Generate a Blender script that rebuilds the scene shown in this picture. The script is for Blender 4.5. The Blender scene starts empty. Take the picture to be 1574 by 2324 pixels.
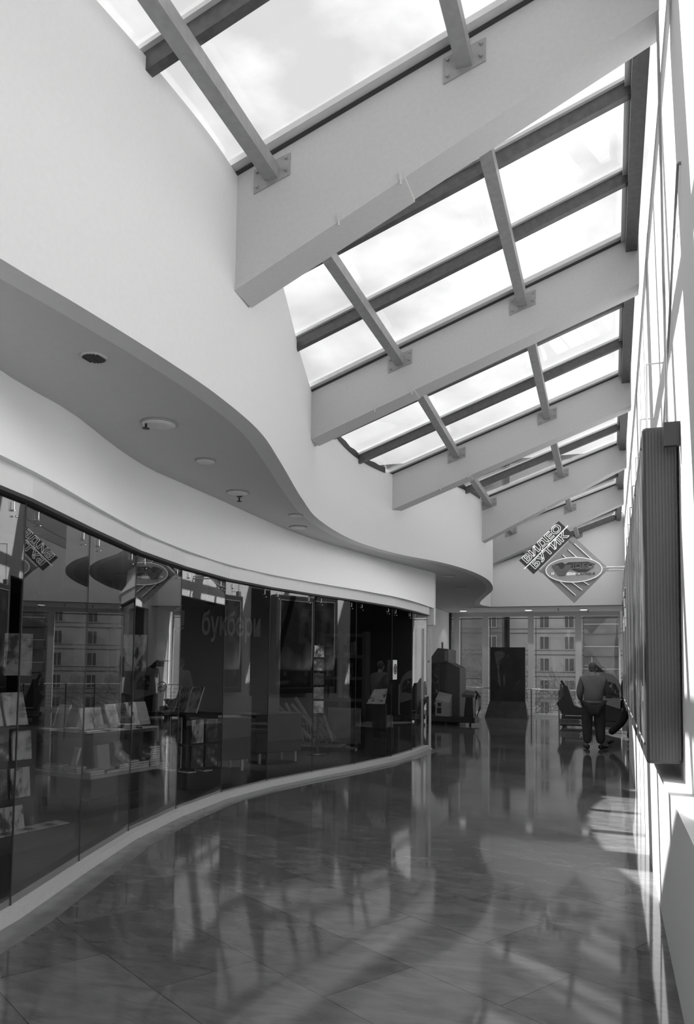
import bpy, bmesh, math, random
from mathutils import Vector, Matrix, Quaternion
from mathutils.geometry import tessellate_polygon
R_=math.radians; PI=math.pi
random.seed(7)
S=bpy.context.scene; C=S.collection

# ---------------------------------------------------------------- camera
cam_d=bpy.data.cameras.new('camera'); cam=bpy.data.objects.new('camera',cam_d); C.objects.link(cam)
cam_d.sensor_width=36; cam_d.sensor_fit='VERTICAL'; cam_d.sensor_height=36
cam_d.lens=1742/2324*36
cam_d.shift_y=(1402.153-1162)/2324
cam_d.clip_start=.05; cam_d.clip_end=400
rt=Vector((0.94581511,0.32448479,0.0119747)); up=Vector((0.0096397,-0.06492217,0.99784377)); fw=Vector((-0.32456255,0.94366028,0.06453231))
m=Matrix((rt,up,-fw)).transposed().to_4x4(); m.translation=Vector((0,0,1.6)); cam.matrix_world=m
S.camera=cam
# ---------------------------------------------------------------- exposure, world, sun
S.view_settings.view_transform='Standard'; S.view_settings.look='None'; S.view_settings.exposure=0; S.view_settings.gamma=1
S.view_settings.use_curve_mapping=False
w=bpy.data.worlds.new('sky'); S.world=w; w.use_nodes=True
nt=w.node_tree; bg=nt.nodes['Background']
tc=nt.nodes.new('ShaderNodeTexCoord'); mp=nt.nodes.new('ShaderNodeMapping'); mp.inputs['Scale'].default_value=(3,3,6)
nz=nt.nodes.new('ShaderNodeTexNoise'); nz.inputs['Scale'].default_value=1.6; nz.inputs['Detail'].default_value=7
cr=nt.nodes.new('ShaderNodeValToRGB'); cr.color_ramp.elements[0].position=.4; cr.color_ramp.elements[0].color=(.78,.78,.78,1)
cr.color_ramp.elements[1].position=.62; cr.color_ramp.elements[1].color=(1.25,1.25,1.25,1)
nt.links.new(tc.outputs['Generated'],mp.inputs[0]); nt.links.new(mp.outputs[0],nz.inputs['Vector'])
nt.links.new(nz.outputs['Fac'],cr.inputs[0]); nt.links.new(cr.outputs[0],bg.inputs['Color']); bg.inputs['Strength'].default_value=1.05
sd=bpy.data.lights.new('sun','SUN'); sd.energy=12.5; sd.angle=R_(.6); sun=bpy.data.objects.new('sun',sd); C.objects.link(sun)
sun.rotation_euler=Vector((3.8,-2.2,-5.4)).to_track_quat('-Z','Y').to_euler()
S.cycles.max_bounces=8; S.cycles.transparent_max_bounces=24; S.cycles.glossy_bounces=5; S.cycles.diffuse_bounces=5

# ---------------------------------------------------------------- materials
MATS={}
def mat(name,v,rough=.6,noise=.0,scale=8,metal=0,bump=0,emit=0,spec=.5):
    if name in MATS: return MATS[name]
    m=bpy.data.materials.new(name); m.use_nodes=True; t=m.node_tree; b=t.nodes['Principled BSDF']
    b.inputs['Base Color'].default_value=(v,v,v,1); b.inputs['Roughness'].default_value=rough; b.inputs['Metallic'].default_value=metal
    b.inputs['Specular IOR Level'].default_value=spec
    if noise or bump:
        tc=t.nodes.new('ShaderNodeTexCoord'); n=t.nodes.new('ShaderNodeTexNoise'); n.inputs['Scale'].default_value=scale; n.inputs['Detail'].default_value=6
        t.links.new(tc.outputs['Object'],n.inputs['Vector'])
        r=t.nodes.new('ShaderNodeMapRange'); r.inputs[3].default_value=max(0,v-noise); r.inputs[4].default_value=v+noise
        r.inputs[1].default_value=.3; r.inputs[2].default_value=.7
        t.links.new(n.outputs['Fac'],r.inputs[0]); t.links.new(r.outputs[0],b.inputs['Base Color'])
        if bump:
            bp=t.nodes.new('ShaderNodeBump'); bp.inputs['Strength'].default_value=bump; bp.inputs['Distance'].default_value=.01
            t.links.new(n.outputs['Fac'],bp.inputs['Height']); t.links.new(bp.outputs[0],b.inputs['Normal'])
    if emit:
        b.inputs['Emission Color'].default_value=(1,1,1,1); b.inputs['Emission Strength'].default_value=emit
    MATS[name]=m; return m
PLASTER=mat('white_plaster',.80,.9,.012,30)
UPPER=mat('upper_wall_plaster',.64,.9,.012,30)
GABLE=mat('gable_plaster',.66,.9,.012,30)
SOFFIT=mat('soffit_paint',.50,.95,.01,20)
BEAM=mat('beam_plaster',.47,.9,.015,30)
STEEL=mat('painted_steel',.27,.45,.03,14)
DARKBAR=mat('dark_glazing_bar',.07,.4,.015,20)
ALU=mat('aluminium_frame',.55,.35,.02,16,metal=.3)
GASK=mat('black_gasket',.03,.6)
BLACK=mat('black_plastic',.018,.4)
CHROME=mat('chrome',.75,.2,metal=1)
WHITE=mat('white_lacquer',.72,.35,.01,10)
PAPER=mat('paper',.72,.8,.04,12)
DGREY=mat('dark_grey_laminate',.07,.5,.008,12)
MGREY=mat('mid_grey_paint',.19,.8,.01,10)
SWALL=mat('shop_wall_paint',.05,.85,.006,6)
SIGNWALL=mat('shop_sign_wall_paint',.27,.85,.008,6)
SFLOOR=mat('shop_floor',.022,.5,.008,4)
def ramp_mat(name,pts,scale,kind='noise',rough=.5,detail=4,coord='Object',stretch=(1,1,1),spec=.5):
    m=bpy.data.materials.new(name); m.use_nodes=True; t=m.node_tree; b=t.nodes['Principled BSDF']; b.inputs['Roughness'].default_value=rough
    b.inputs['Specular IOR Level'].default_value=spec
    tc=t.nodes.new('ShaderNodeTexCoord'); mp=t.nodes.new('ShaderNodeMapping'); mp.inputs['Scale'].default_value=stretch
    t.links.new(tc.outputs[coord],mp.inputs[0])
    if kind=='noise':
        n=t.nodes.new('ShaderNodeTexNoise'); n.inputs['Detail'].default_value=detail; o=n.outputs['Fac']
    elif kind=='voronoi':
        n=t.nodes.new('ShaderNodeTexVoronoi'); o=n.outputs['Distance']
    else:
        n=t.nodes.new('ShaderNodeTexWave'); n.inputs['Distortion'].default_value=6; o=n.outputs['Fac']
    n.inputs['Scale'].default_value=scale; t.links.new(mp.outputs[0],n.inputs['Vector'])
    r=t.nodes.new('ShaderNodeValToRGB')
    while len(r.color_ramp.elements)<len(pts): r.color_ramp.elements.new(.5)
    for e,(p,v) in zip(r.color_ramp.elements,pts): e.position=p; e.color=(v,v,v,1)
    t.links.new(o,r.inputs[0]); t.links.new(r.outputs[0],b.inputs['Base Color']); MATS[name]=m; return m
COV=[ramp_mat('cover_pale',[(.35,.75),(.5,.6),(.62,.15)],7),
     ramp_mat('cover_grey',[(.35,.1),(.5,.3),(.65,.6)],9),
     ramp_mat('cover_dark',[(.4,.03),(.55,.12),(.7,.4)],8),
     ramp_mat('cover_pattern',[(.1,.6),(.3,.2),(.6,.05)],12,'voronoi'),
     ramp_mat('cover_figure',[(.42,.06),(.5,.5),(.66,.7)],5,stretch=(2,2,1)),
     ramp_mat('cover_mid',[(.3,.22),(.6,.32)],4)]
POSTER=[ramp_mat('poster_night',[(.45,.012),(.6,.04),(.75,.3)],1.6,detail=8,rough=.25,stretch=(1,1.5,1)),
        ramp_mat('poster_crowd',[(.4,.02),(.55,.1),(.7,.25)],3,detail=9,rough=.25),
        ramp_mat('poster_pattern',[(.1,.15),(.35,.03),(.7,.01)],3,'voronoi',rough=.25),
        ramp_mat('poster_smoke',[(.42,.015),(.58,.07),(.75,.2)],1.2,detail=3,rough=.25)]
SPINE=ramp_mat('book_spines',[(.3,.05),(.5,.25),(.7,.6)],30,stretch=(1,1,.05),detail=1)
RIB=ramp_mat('ribbed_dark_metal',[(.2,.035),(.8,.06)],1,'wave',rough=.4)
BRICK=None
def glassmat(name,tint,ior,rough=.0,refl=1.0):
    m=bpy.data.materials.new(name); m.use_nodes=True; t=m.node_tree
    for n in list(t.nodes): t.nodes.remove(n)
    o=t.nodes.new('ShaderNodeOutputMaterial'); mx=t.nodes.new('ShaderNodeMixShader'); tr=t.nodes.new('ShaderNodeBsdfTransparent'); gl=t.nodes.new('ShaderNodeBsdfGlossy')
    fr=t.nodes.new('ShaderNodeFresnel'); fr.inputs['IOR'].default_value=ior
    gl.inputs['Roughness'].default_value=rough; gl.inputs['Color'].default_value=(refl,refl,refl,1); tr.inputs['Color'].default_value=(tint,tint,tint,1)
    # same outer/inner normal handling so both faces of the pane use the air-to-glass ratio
    ge=t.nodes.new('ShaderNodeNewGeometry'); mt=t.nodes.new('ShaderNodeMath'); mt.operation='MULTIPLY_ADD'
    mt.inputs[1].default_value=(1/ior-ior); mt.inputs[2].default_value=ior
    t.links.new(ge.outputs['Backfacing'],mt.inputs[0]); t.links.new(mt.outputs[0],fr.inputs['IOR'])
    t.links.new(fr.outputs[0],mx.inputs[0]); t.links.new(tr.outputs[0],mx.inputs[1]); t.links.new(gl.outputs[0],mx.inputs[2]); t.links.new(mx.outputs[0],o.inputs[0])
    MATS[name]=m; return m
SHOPGLASS=glassmat('shop_glass',.80,1.68)
ROOFGLASS=glassmat('roof_glass',.97,1.35)
ENDGLASS=glassmat('end_window_glass',.80,1.35)
def floor_mat():
    m=bpy.data.materials.new('polished_stone_floor'); m.use_nodes=True; t=m.node_tree; b=t.nodes['Principled BSDF']
    tc=t.nodes.new('ShaderNodeTexCoord'); mp=t.nodes.new('ShaderNodeMapping'); mp.inputs['Rotation'].default_value=(0,0,R_(31))
    t.links.new(tc.outputs['Object'],mp.inputs[0])
    br=t.nodes.new('ShaderNodeTexBrick'); br.offset=.5; br.inputs['Scale'].default_value=1; br.inputs['Brick Width'].default_value=1.2; br.inputs['Row Height'].default_value=.6
    br.inputs['Mortar Size'].default_value=.0035; br.inputs['Mortar Smooth'].default_value=.3
    br.inputs['Color1'].default_value=(.082,.082,.082,1); br.inputs['Color2'].default_value=(.135,.135,.135,1); br.inputs['Mortar'].default_value=(.04,.04,.04,1)
    t.links.new(mp.outputs[0],br.inputs['Vector'])
    mp2=t.nodes.new('ShaderNodeMapping'); mp2.inputs['Rotation'].default_value=(0,0,R_(20)); mp2.inputs['Scale'].default_value=(1.6,4.2,1)
    t.links.new(tc.outputs['Object'],mp2.inputs[0])
    n=t.nodes.new('ShaderNodeTexNoise'); n.inputs['Scale'].default_value=2.2; n.inputs['Detail'].default_value=9; n.inputs['Roughness'].default_value=.65; n.inputs['Distortion'].default_value=.6
    t.links.new(mp2.outputs[0],n.inputs['Vector'])
    r=t.nodes.new('ShaderNodeMapRange'); r.inputs[1].default_value=.3; r.inputs[2].default_value=.72; r.inputs[3].default_value=.68; r.inputs[4].default_value=1.45
    t.links.new(n.outputs['Fac'],r.inputs[0])
    mx=t.nodes.new('ShaderNodeMix'); mx.data_type='RGBA'; mx.blend_type='MULTIPLY'; mx.inputs[0].default_value=1
    t.links.new(br.outputs['Color'],mx.inputs[6]); t.links.new(r.outputs[0],mx.inputs[7]); t.links.new(mx.outputs[2],b.inputs['Base Color'])
    n2=t.nodes.new('ShaderNodeTexNoise'); n2.inputs['Scale'].default_value=1.3; n2.inputs['Detail'].default_value=5; t.links.new(mp.outputs[0],n2.inputs['Vector'])
    r2=t.nodes.new('ShaderNodeMapRange'); r2.inputs[3].default_value=.03; r2.inputs[4].default_value=.10; t.links.new(n2.outputs['Fac'],r2.inputs[0]); t.links.new(r2.outputs[0],b.inputs['Roughness'])
    bp=t.nodes.new('ShaderNodeBump'); bp.inputs['Strength'].default_value=.012; bp.inputs['Distance'].default_value=.01
    t.links.new(n2.outputs['Fac'],bp.inputs['Height']); t.links.new(bp.outputs[0],b.inputs['Normal'])
    b.inputs['Specular IOR Level'].default_value=.6
    return m
FLOOR=floor_mat()

# ---------------------------------------------------------------- mesh helpers
class MB:
    def __init__(s): s.v=[]; s.f=[]; s.sm=[]
    def add(s,vs,fs,smooth=False):
        o=len(s.v); s.v+= [tuple(v) for v in vs]; s.f+=[tuple(i+o for i in f) for f in fs]; s.sm+=[smooth]*len(fs); return s
    def box(s,x0,x1,y0,y1,z0,z1,M=None,b=0):
        x0,x1=sorted((x0,x1)); y0,y1=sorted((y0,y1)); z0,z1=sorted((z0,z1))
        if b:
            bm=bmesh.new(); bmesh.ops.create_cube(bm,size=1)
            for v in bm.verts: v.co=Vector(((x0+x1)/2+v.co.x*(x1-x0),(y0+y1)/2+v.co.y*(y1-y0),(z0+z1)/2+v.co.z*(z1-z0)))
            bmesh.ops.bevel(bm,geom=bm.edges[:],offset=b,segments=2,affect='EDGES',profile=.5)
            bm.verts.index_update(); vs=[v.co.copy() for v in bm.verts]; fs=[[v.index for v in f.verts] for f in bm.faces]; bm.free()
        else:
            vs=[Vector(p) for p in ((x0,y0,z0),(x1,y0,z0),(x1,y1,z0),(x0,y1,z0),(x0,y0,z1),(x1,y0,z1),(x1,y1,z1),(x0,y1,z1))]
            fs=[(0,3,2,1),(4,5,6,7),(0,1,5,4),(1,2,6,5),(2,3,7,6),(3,0,4,7)]
        if M: vs=[M@v for v in vs]
        return s.add(vs,fs)
    def hexa(s,p): # 8 pts bottom ccw then top ccw
        return s.add(p,[(0,3,2,1),(4,5,6,7),(0,1,5,4),(1,2,6,5),(2,3,7,6),(3,0,4,7)])
    def tube(s,a,b,r,r2=None,n=10,cap=True):
        a=Vector(a); b=Vector(b); r2=r if r2 is None else r2; d=(b-a)
        if d.length<1e-6: return s
        q=d.normalized().to_track_quat('Z','Y'); vs=[]
        for p,rr in ((a,r),(b,r2)):
            for i in range(n):
                t=2*PI*i/n; vs.append(p+q@Vector((rr*math.cos(t),rr*math.sin(t),0)))
        fs=[(i,(i+1)%n,n+(i+1)%n,n+i) for i in range(n)]
        s.add(vs,fs,True)
        if cap: s.add(vs,[tuple(range(n-1,-1,-1)),tuple(range(n,2*n))])
        return s
    def path(s,pts,r,n=6,closed=False):
        pts=[Vector(p) for p in pts]; k=len(pts); vs=[]
        for i,p in enumerate(pts):
            if closed: d=pts[(i+1)%k]-pts[i-1]
            else: d=pts[min(i+1,k-1)]-pts[max(i-1,0)]
            q=d.normalized().to_track_quat('Z','Y')
            for j in range(n):
                t=2*PI*j/n; vs.append(p+q@Vector((r*math.cos(t),r*math.sin(t),0)))
        fs=[]
        for i in range(k if closed else k-1):
            a=i*n; b=((i+1)%k)*n
            for j in range(n): fs.append((a+j,a+(j+1)%n,b+(j+1)%n,b+j))
        return s.add(vs,fs,True)
    def bar(s,a,b,w,h,up=(0,0,1)):
        a=Vector(a); b=Vector(b); d=(b-a).normalized(); u=Vector(up); sd=d.cross(u).normalized(); u=sd.cross(d).normalized()
        P=[]
        for e in (-1,1):
            pass
        p=[a-sd*w/2-u*h/2,a+sd*w/2-u*h/2,b+sd*w/2-u*h/2,b-sd*w/2-u*h/2,a-sd*w/2+u*h/2,a+sd*w/2+u*h/2,b+sd*w/2+u*h/2,b-sd*w/2+u*h/2]
        return s.hexa(p)
    def prism(s,poly,z0,z1,M=None):
        n=len(poly); vs=[Vector((p[0],p[1],z0)) for p in poly]+[Vector((p[0],p[1],z1)) for p in poly]
        if M: vs=[M@v for v in vs]
        tri=tessellate_polygon([[Vector((p[0],p[1],0)) for p in poly]])
        fs=[tuple(t) for t in tri]+[tuple(i+n for i in reversed(t)) for t in tri]+[(i,(i+1)%n,n+(i+1)%n,n+i) for i in range(n)]
        return s.add(vs,fs)
    def lathe(s,prof,c=(0,0,0),n=24):
        vs=[];k=len(prof)
        for r,z in prof:
            for i in range(n):
                t=2*PI*i/n; vs.append((c[0]+r*math.cos(t),c[1]+r*math.sin(t),c[2]+z))
        fs=[]
        for a in range(k-1):
            for i in range(n): fs.append((a*n+i,a*n+(i+1)%n,(a+1)*n+(i+1)%n,(a+1)*n+i))
        fs.append(tuple(range(n-1,-1,-1))); fs.append(tuple((k-1)*n+i for i in range(n)))
        return s.add(vs,fs,True)
    def ball(s,c,rx,ry=None,rz=None,n=14,k=9):
        ry=ry or rx; rz=rz or rx; vs=[(c[0],c[1],c[2]-rz)]
        for a in range(1,k):
            ph=-PI/2+PI*a/k
            for i in range(n):
                t=2*PI*i/n; vs.append((c[0]+rx*math.cos(ph)*math.cos(t),c[1]+ry*math.cos(ph)*math.sin(t),c[2]+rz*math.sin(ph)))
        vs.append((c[0],c[1],c[2]+rz)); L=len(vs)-1
        fs=[(0,1+(i+1)%n,1+i) for i in range(n)]
        for a in range(k-2):
            for i in range(n): fs.append((1+a*n+i,1+a*n+(i+1)%n,1+(a+1)*n+(i+1)%n,1+(a+1)*n+i))
        fs+=[(L,1+(k-2)*n+i,1+(k-2)*n+(i+1)%n) for i in range(n)]
        return s.add(vs,fs,True)
    def strip(s,cur,zb,zt,th,normal=True):
        # wall that follows a plan curve; cur list of (x,y); zb, zt numbers or functions; thickness towards -normal (left of travel)
        n=len(cur); off=[]
        for i in range(n):
            a=Vector(cur[max(i-1,0)]); b=Vector(cur[min(i+1,n-1)]); d=(b-a).normalized(); off.append(Vector((-d.y,d.x))*th)
        fz=lambda z,p: z(*p) if callable(z) else z
        vs=[]
        for i,p in enumerate(cur):
            q=(p[0]+off[i].x,p[1]+off[i].y)
            vs+=[(p[0],p[1],fz(zb,p)),(p[0],p[1],fz(zt,p)),(q[0],q[1],fz(zt,p)),(q[0],q[1],fz(zb,p))]
        fs=[];sm=[]
        for i in range(n-1):
            a=4*i;b=a+4
            for j in range(4): fs.append((a+j,a+(j+1)%4,b+(j+1)%4,b+j))
        fs+=[(0,3,2,1),(4*n-4,4*n-3,4*n-2,4*n-1)]
        return s.add(vs,fs,False)
    def build(s,name,m,parent=None,world=False,smooth=False):
        vs=s.v
        if world and parent is not None:
            l=parent.location; vs=[(v[0]-l.x,v[1]-l.y,v[2]-l.z) for v in vs]
        me=bpy.data.meshes.new(name); me.from_pydata([tuple(v) for v in vs],[],s.f); me.update()
        bm=bmesh.new(); bm.from_mesh(me); bmesh.ops.recalc_face_normals(bm,faces=bm.faces); bm.to_mesh(me); bm.free()
        if smooth: me.polygons.foreach_set('use_smooth',[True]*len(me.polygons))
        else: me.polygons.foreach_set('use_smooth',s.sm)
        me.materials.append(m); o=bpy.data.objects.new(name,me); C.objects.link(o)
        if parent is not None: o.parent=parent
        return o
def autosm(o):
    me=o.data; me.polygons.foreach_set('use_smooth',[True]*len(me.polygons))
    try: me.set_sharp_from_angle(angle=R_(35))
    except Exception: pass
    return o
def tag(o,label=None,cat=None,group=None,kind=None):
    if label: o['label']=label
    if cat: o['category']=cat
    if group: o['group']=group
    if kind: o['kind']=kind
    return o
def thing(name,label,cat,loc=(0,0,0),rz=0,group=None,rot=None):
    o=bpy.data.objects.new(name,None); C.objects.link(o); o.location=loc; o.rotation_euler=rot or (0,0,rz); o.empty_display_size=.1
    return tag(o,label,cat,group)
def struct(name,mb,m,label=None,smooth=False):
    o=mb.build(name,m,smooth=smooth); o['kind']='structure'
    if label: o['label']=label
    return o
def kids(o): return [c for c in bpy.data.objects if c.parent==o]
def copy_tree(o,parent=None):
    c=o.copy(); C.objects.link(c); c.parent=parent
    for ch in kids(o): copy_tree(ch,c)
    return c
def catmull(P,n=8):
    out=[]
    for i in range(len(P)-1):
        p0=Vector(P[max(i-1,0)]);p1=Vector(P[i]);p2=Vector(P[i+1]);p3=Vector(P[min(i+2,len(P)-1)])
        for j in range(n):
            t=j/n; out.append(tuple(.5*((2*p1)+(p2-p0)*t+(2*p0-5*p1+4*p2-p3)*t*t+(3*p1-p0-3*p2+p3)*t**3)))
    out.append(tuple(P[-1])); return out
def textmesh(txt,size,ext,M=None,outline=0,sx=1,bold=0,align='CENTER'):
    cu=bpy.data.curves.new('t','FONT'); cu.body=txt; cu.size=size; cu.align_x=align; cu.align_y='CENTER'
    if outline: cu.fill_mode='NONE'; cu.bevel_depth=outline; cu.extrude=0
    else: cu.extrude=ext; cu.offset=bold
    cu.resolution_u=3
    o=bpy.data.objects.new('t',cu); C.objects.link(o); bpy.context.view_layer.update()
    dg=bpy.context.evaluated_depsgraph_get(); me=o.evaluated_get(dg).to_mesh()
    vs=[Vector((v.co.x*sx,v.co.y,v.co.z)) for v in me.vertices]; fs=[tuple(p.vertices) for p in me.polygons]
    if M: vs=[M@v for v in vs]
    mb=MB(); mb.add(vs,fs); bpy.data.objects.remove(o); bpy.data.curves.remove(cu); return mb
def outlinemesh(txt,size,M,rad,sx=1):
    mb=textmesh(txt,size,0,None,sx=1,bold=.006); from collections import Counter
    key=lambda v:(round(v[0],5),round(v[1],5)); cnt=Counter()
    for f in mb.f:
        for i in range(len(f)):
            a,b=key(mb.v[f[i]]),key(mb.v[f[(i+1)%len(f)]])
            if a!=b: cnt[tuple(sorted((a,b)))]+=1
    out=MB()
    for (a,b),c in cnt.items():
        if c==1: out.tube(M@Vector((a[0]*sx,a[1],0)),M@Vector((b[0]*sx,b[1],0)),rad,n=6)
    return out
ORD=['first','second','third','fourth','fifth','sixth','seventh','eighth','ninth','tenth','eleventh','twelfth','thirteenth','fourteenth','fifteenth']

# ---------------------------------------------------------------- plan curves
SC=[(-3.02,-4),(-2.98,-2),(-2.92,0),(-2.86,1.6)]+[(x*.943,y*.943) for x,y in [(-2.98,3.0),(-2.92,3.692),(-2.875,4.45),(-2.87,5.226),(-2.955,6.136),(-3.2,7.151),(-3.62,8.733),(-3.92,10.13),(-4.0,11.878),(-3.72,13.465),(-3.149,14.9),(-2.82,16.4),(-2.72,18.2),(-2.93,20.3),(-3.397,22.2),(-3.8,23.8),(-3.98,24.8),(-3.95,25.4),(-3.8,25.9)]]
SCUR=catmull(SC,8)
FC=[(-2.6,-4),(-2.95,-1.5),(-3.3,1.2),(-3.72,3.3)]+[(x*.943,y*.943) for x,y in [(-4.159,4.442),(-4.243,5.185),(-4.50,6.149),(-4.651,6.95),(-4.66,7.6),(-4.66,8.46),(-4.684,9.927),(-4.627,11.49),(-4.381,13.012),(-4.041,14.778),(-3.654,16.487)]]
FCUR=catmull(FC,6)
GJ=[(-1.9,-3.4),(-2.2,-2.3),(-2.5,-1.25),(-2.75,-.2),(-2.98,.85),(-3.18,1.9),(-3.38,2.95),(-3.60,4.0),(-3.92,5.07),(-4.215,6.14),(-4.40,7.26),(-4.475,8.40),(-4.37,9.48),(-4.14,10.54),(-3.85,11.65),(-3.60,12.88),(-3.52,14.0),(-3.5,15.12)]
Z0P=[(-4,6.52),(9.1,6.52),(12.6,6.33),(16.3,6.27),(20,6.3),(25,6.36)]
def Z0(y):
    for (a,za),(b,zb) in zip(Z0P,Z0P[1:]):
        if y<=b: return za+(zb-za)*max(0,(y-a))/(b-a)
    return Z0P[-1][1]
def zt(x,y): return Z0(y)+.355*(x-.33)
def xw(y):
    for a,b in zip(SCUR,SCUR[1:]):
        if a[1]<=y<=b[1]: return a[0]+(b[0]-a[0])*(y-a[1])/(b[1]-a[1]+1e-9)
    return -3
HS=3.58; GT=2.66; YG=24.5; YE=27.2
# ---------------------------------------------------------------- shell
fp=[(-7.6,-4.2)]+[(.8,-4.2),(.8,27.6),(-7.6,27.6)]
struct('floor',MB().box(-7.4,.5,-4.2,27.35,-.15,0),FLOOR)
sf=[p for p in GJ]; poly=[(p[0]-.012,p[1]) for p in sf]+[(-12,15.12),(-12,-3.4)]
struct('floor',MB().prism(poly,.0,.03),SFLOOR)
cp=[(p[0]-.02,p[1]) for p in SCUR if p[1]<YG]+[(-3.6,YG+.012),(.6,YG+.012),(.6,YE+.2),(-7.4,YE+.2),(-7.4,-4.2),(-3.05,-4.2)]
struct('ceiling',MB().prism(cp,HS,HS+.12),SOFFIT)
autosm(struct('wall_left',MB().strip(SCUR,HS-.002,lambda x,y:zt(x,y)-.02,.16),UPPER))
# gable wall above the far soffit
gb=MB(); xs=[-4.3,.6]
gb.hexa([(-4.3,YG,HS),(.6,YG,HS),(.6,YG+.2,HS),(-4.3,YG+.2,HS),(-4.3,YG,zt(-4.3,YG)),(.6,YG,zt(.6,YG)),(.6,YG+.2,zt(.6,YG)),(-4.3,YG+.2,zt(-4.3,YG))])
struct('wall_end_gable',gb,GABLE)
gs=MB(); gs.hexa([(-4.2,YG-.16,zt(-4.2,YG)-.08),(.34,YG-.16,zt(.34,YG)-.13),(.34,YG-.005,zt(.34,YG)-.13),(-4.2,YG-.005,zt(-4.2,YG)-.08),(-4.2,YG-.16,zt(-4.2,YG)+.03),(.34,YG-.16,zt(.34,YG)+.03),(.34,YG-.005,zt(.34,YG)+.03),(-4.2,YG-.005,zt(-4.2,YG)+.03)])
struct('trim_8',gs,DARKBAR,'dark edge profile along the top of the gable wall')
# roof over the end zone and store, keeps outside light out
struct('roof_slab',MB().box(-14,-4.2,-4.3,27.5,3.75,3.95),SOFFIT); struct('roof_slab',MB().box(-4.2,.7,YG+.21,27.5,3.75,3.95),SOFFIT)
DY0,DY1,DZ=15.3,24.3,3.48
struct('wall_right',MB().box(.42,.56,-4.2,DY0,0,7.0).box(.42,.56,DY1,YE+.2,0,7.0).box(.42,.56,DY0,DY1,DZ,7.0),PLASTER)
dr=bpy.data.objects.new('door_1',None); C.objects.link(dr); dr.location=(.43,DY0,0); dr['kind']='structure'; dr['label']='wide dark shop opening in the right wall'
MB().box(.41,.57,DY0,DY0+.05,0,DZ).box(.41,.57,DY1-.05,DY1,0,DZ).box(.41,.57,DY0+.05,DY1-.05,DZ-.04,DZ).build('door_frame',WHITE,dr,world=True)
MB().box(.5,5,DY0-.1,DY0,0,3.6).box(.5,5,DY1,DY1+.1,0,3.6).box(5,5.1,DY0-.1,DY1+.1,0,3.6).box(.5,5.1,DY0-.1,DY1+.1,3.6,3.7).build('lobby_walls',SWALL,dr,world=True)
MB().box(.5,5.1,DY0-.1,DY1+.1,-.1,.0).build('lobby_floor',SFLOOR,dr,world=True)
struct('wall_right_parapet',MB().box(.30,.42,-4.2,DY0,0,.92).box(.30,.42,DY1,YE,0,.92),PLASTER)
bk=MB(); bk.box(-14,.6,-4.35,-4.2,0,HS); bk.hexa([(-4.3,-4.35,HS),(.6,-4.35,HS),(.6,-4.2,HS),(-4.3,-4.2,HS),(-4.3,-4.35,zt(-4.3,-4)),(.6,-4.35,zt(.6,-4)),(.6,-4.2,zt(.6,-4)),(-4.3,-4.2,zt(-4.3,-4))])
struct('wall_back',bk,PLASTER)
def lofted(bot,top,z0,z1,th):
    # ruled wall between a lower and an upper plan curve
    def res(c,n=70):
        L=[0]
        for a,b in zip(c,c[1:]): L.append(L[-1]+math.dist(a,b))
        out=[]
        for k in range(n):
            t=L[-1]*k/(n-1); i=max(j for j in range(len(L)) if L[j]<=t+1e-9); i=min(i,len(c)-2); u=(t-L[i])/(L[i+1]-L[i]); out.append((c[i][0]+(c[i+1][0]-c[i][0])*u,c[i][1]+(c[i+1][1]-c[i][1])*u))
        return out
    A=res(bot);B_=res(top);n=len(A);vs=[]
    for p,q in zip(A,B_): vs+=[(p[0],p[1],z0),(q[0],q[1],z1),(q[0]-th,q[1],z1),(p[0]-th,p[1],z0)]
    fs=[]
    for i in range(n-1):
        for j in range(4): fs.append((4*i+j,4*i+(j+1)%4,4*i+4+(j+1)%4,4*i+4+j))
    fs+=[(0,3,2,1),(4*n-4,4*n-3,4*n-2,4*n-1)]
    return MB().add(vs,fs)
FB=catmull([(p[0]+.10,p[1]) for p in GJ[:-1]]+[(-3.42,15.45)],5)
autosm(struct('wall_storefront_fascia',lofted(FB,[(-2.0,-3.6)]+[p for p in FCUR if p[1]>-3.5],2.83,HS+.002,.3),mat('fascia_plaster',.88,.9,.01,30)))
head=[(p[0]-.0,p[1]) for p in GJ]
struct('trim_1',MB().strip([(p[0]+.05,p[1]) for p in GJ],GT+.012,2.85,.12),WHITE,'pale glazing head rail above the shop glass')
struct('trim_2',MB().strip([(p[0]+.055,p[1]) for p in GJ],GT-.012,GT+.013,.11),GASK,'dark shadow gap under the head rail')
struct('trim_3',MB().strip([(p[0]+.085,p[1]) for p in GJ],0,.075,.16),mat('pale_kerb_stone',.5,.4,.02,30),'pale stone kerb along the foot of the shop glass')
struct('trim_4',MB().strip([(p[0]+.30,p[1]) for p in GJ],.0005,.004,.22),mat('border_tile',.15,.22,.03,6),'border tile strip beside the kerb')
struct('wall_left_return',MB().box(-5.2,-3.46,15.58,15.75,2.5,HS),PLASTER)
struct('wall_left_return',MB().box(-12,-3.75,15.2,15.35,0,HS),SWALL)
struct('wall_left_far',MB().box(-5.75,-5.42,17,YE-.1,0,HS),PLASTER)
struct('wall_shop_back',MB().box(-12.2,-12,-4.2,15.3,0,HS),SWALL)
struct('ceiling_shop',MB().prism([(p[0]-.75,p[1]) for p in GJ]+[(-12,15.2),(-12,-3.4)],3.1,3.18),mat('shop_ceiling',.12,.8,.02,3))

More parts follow.
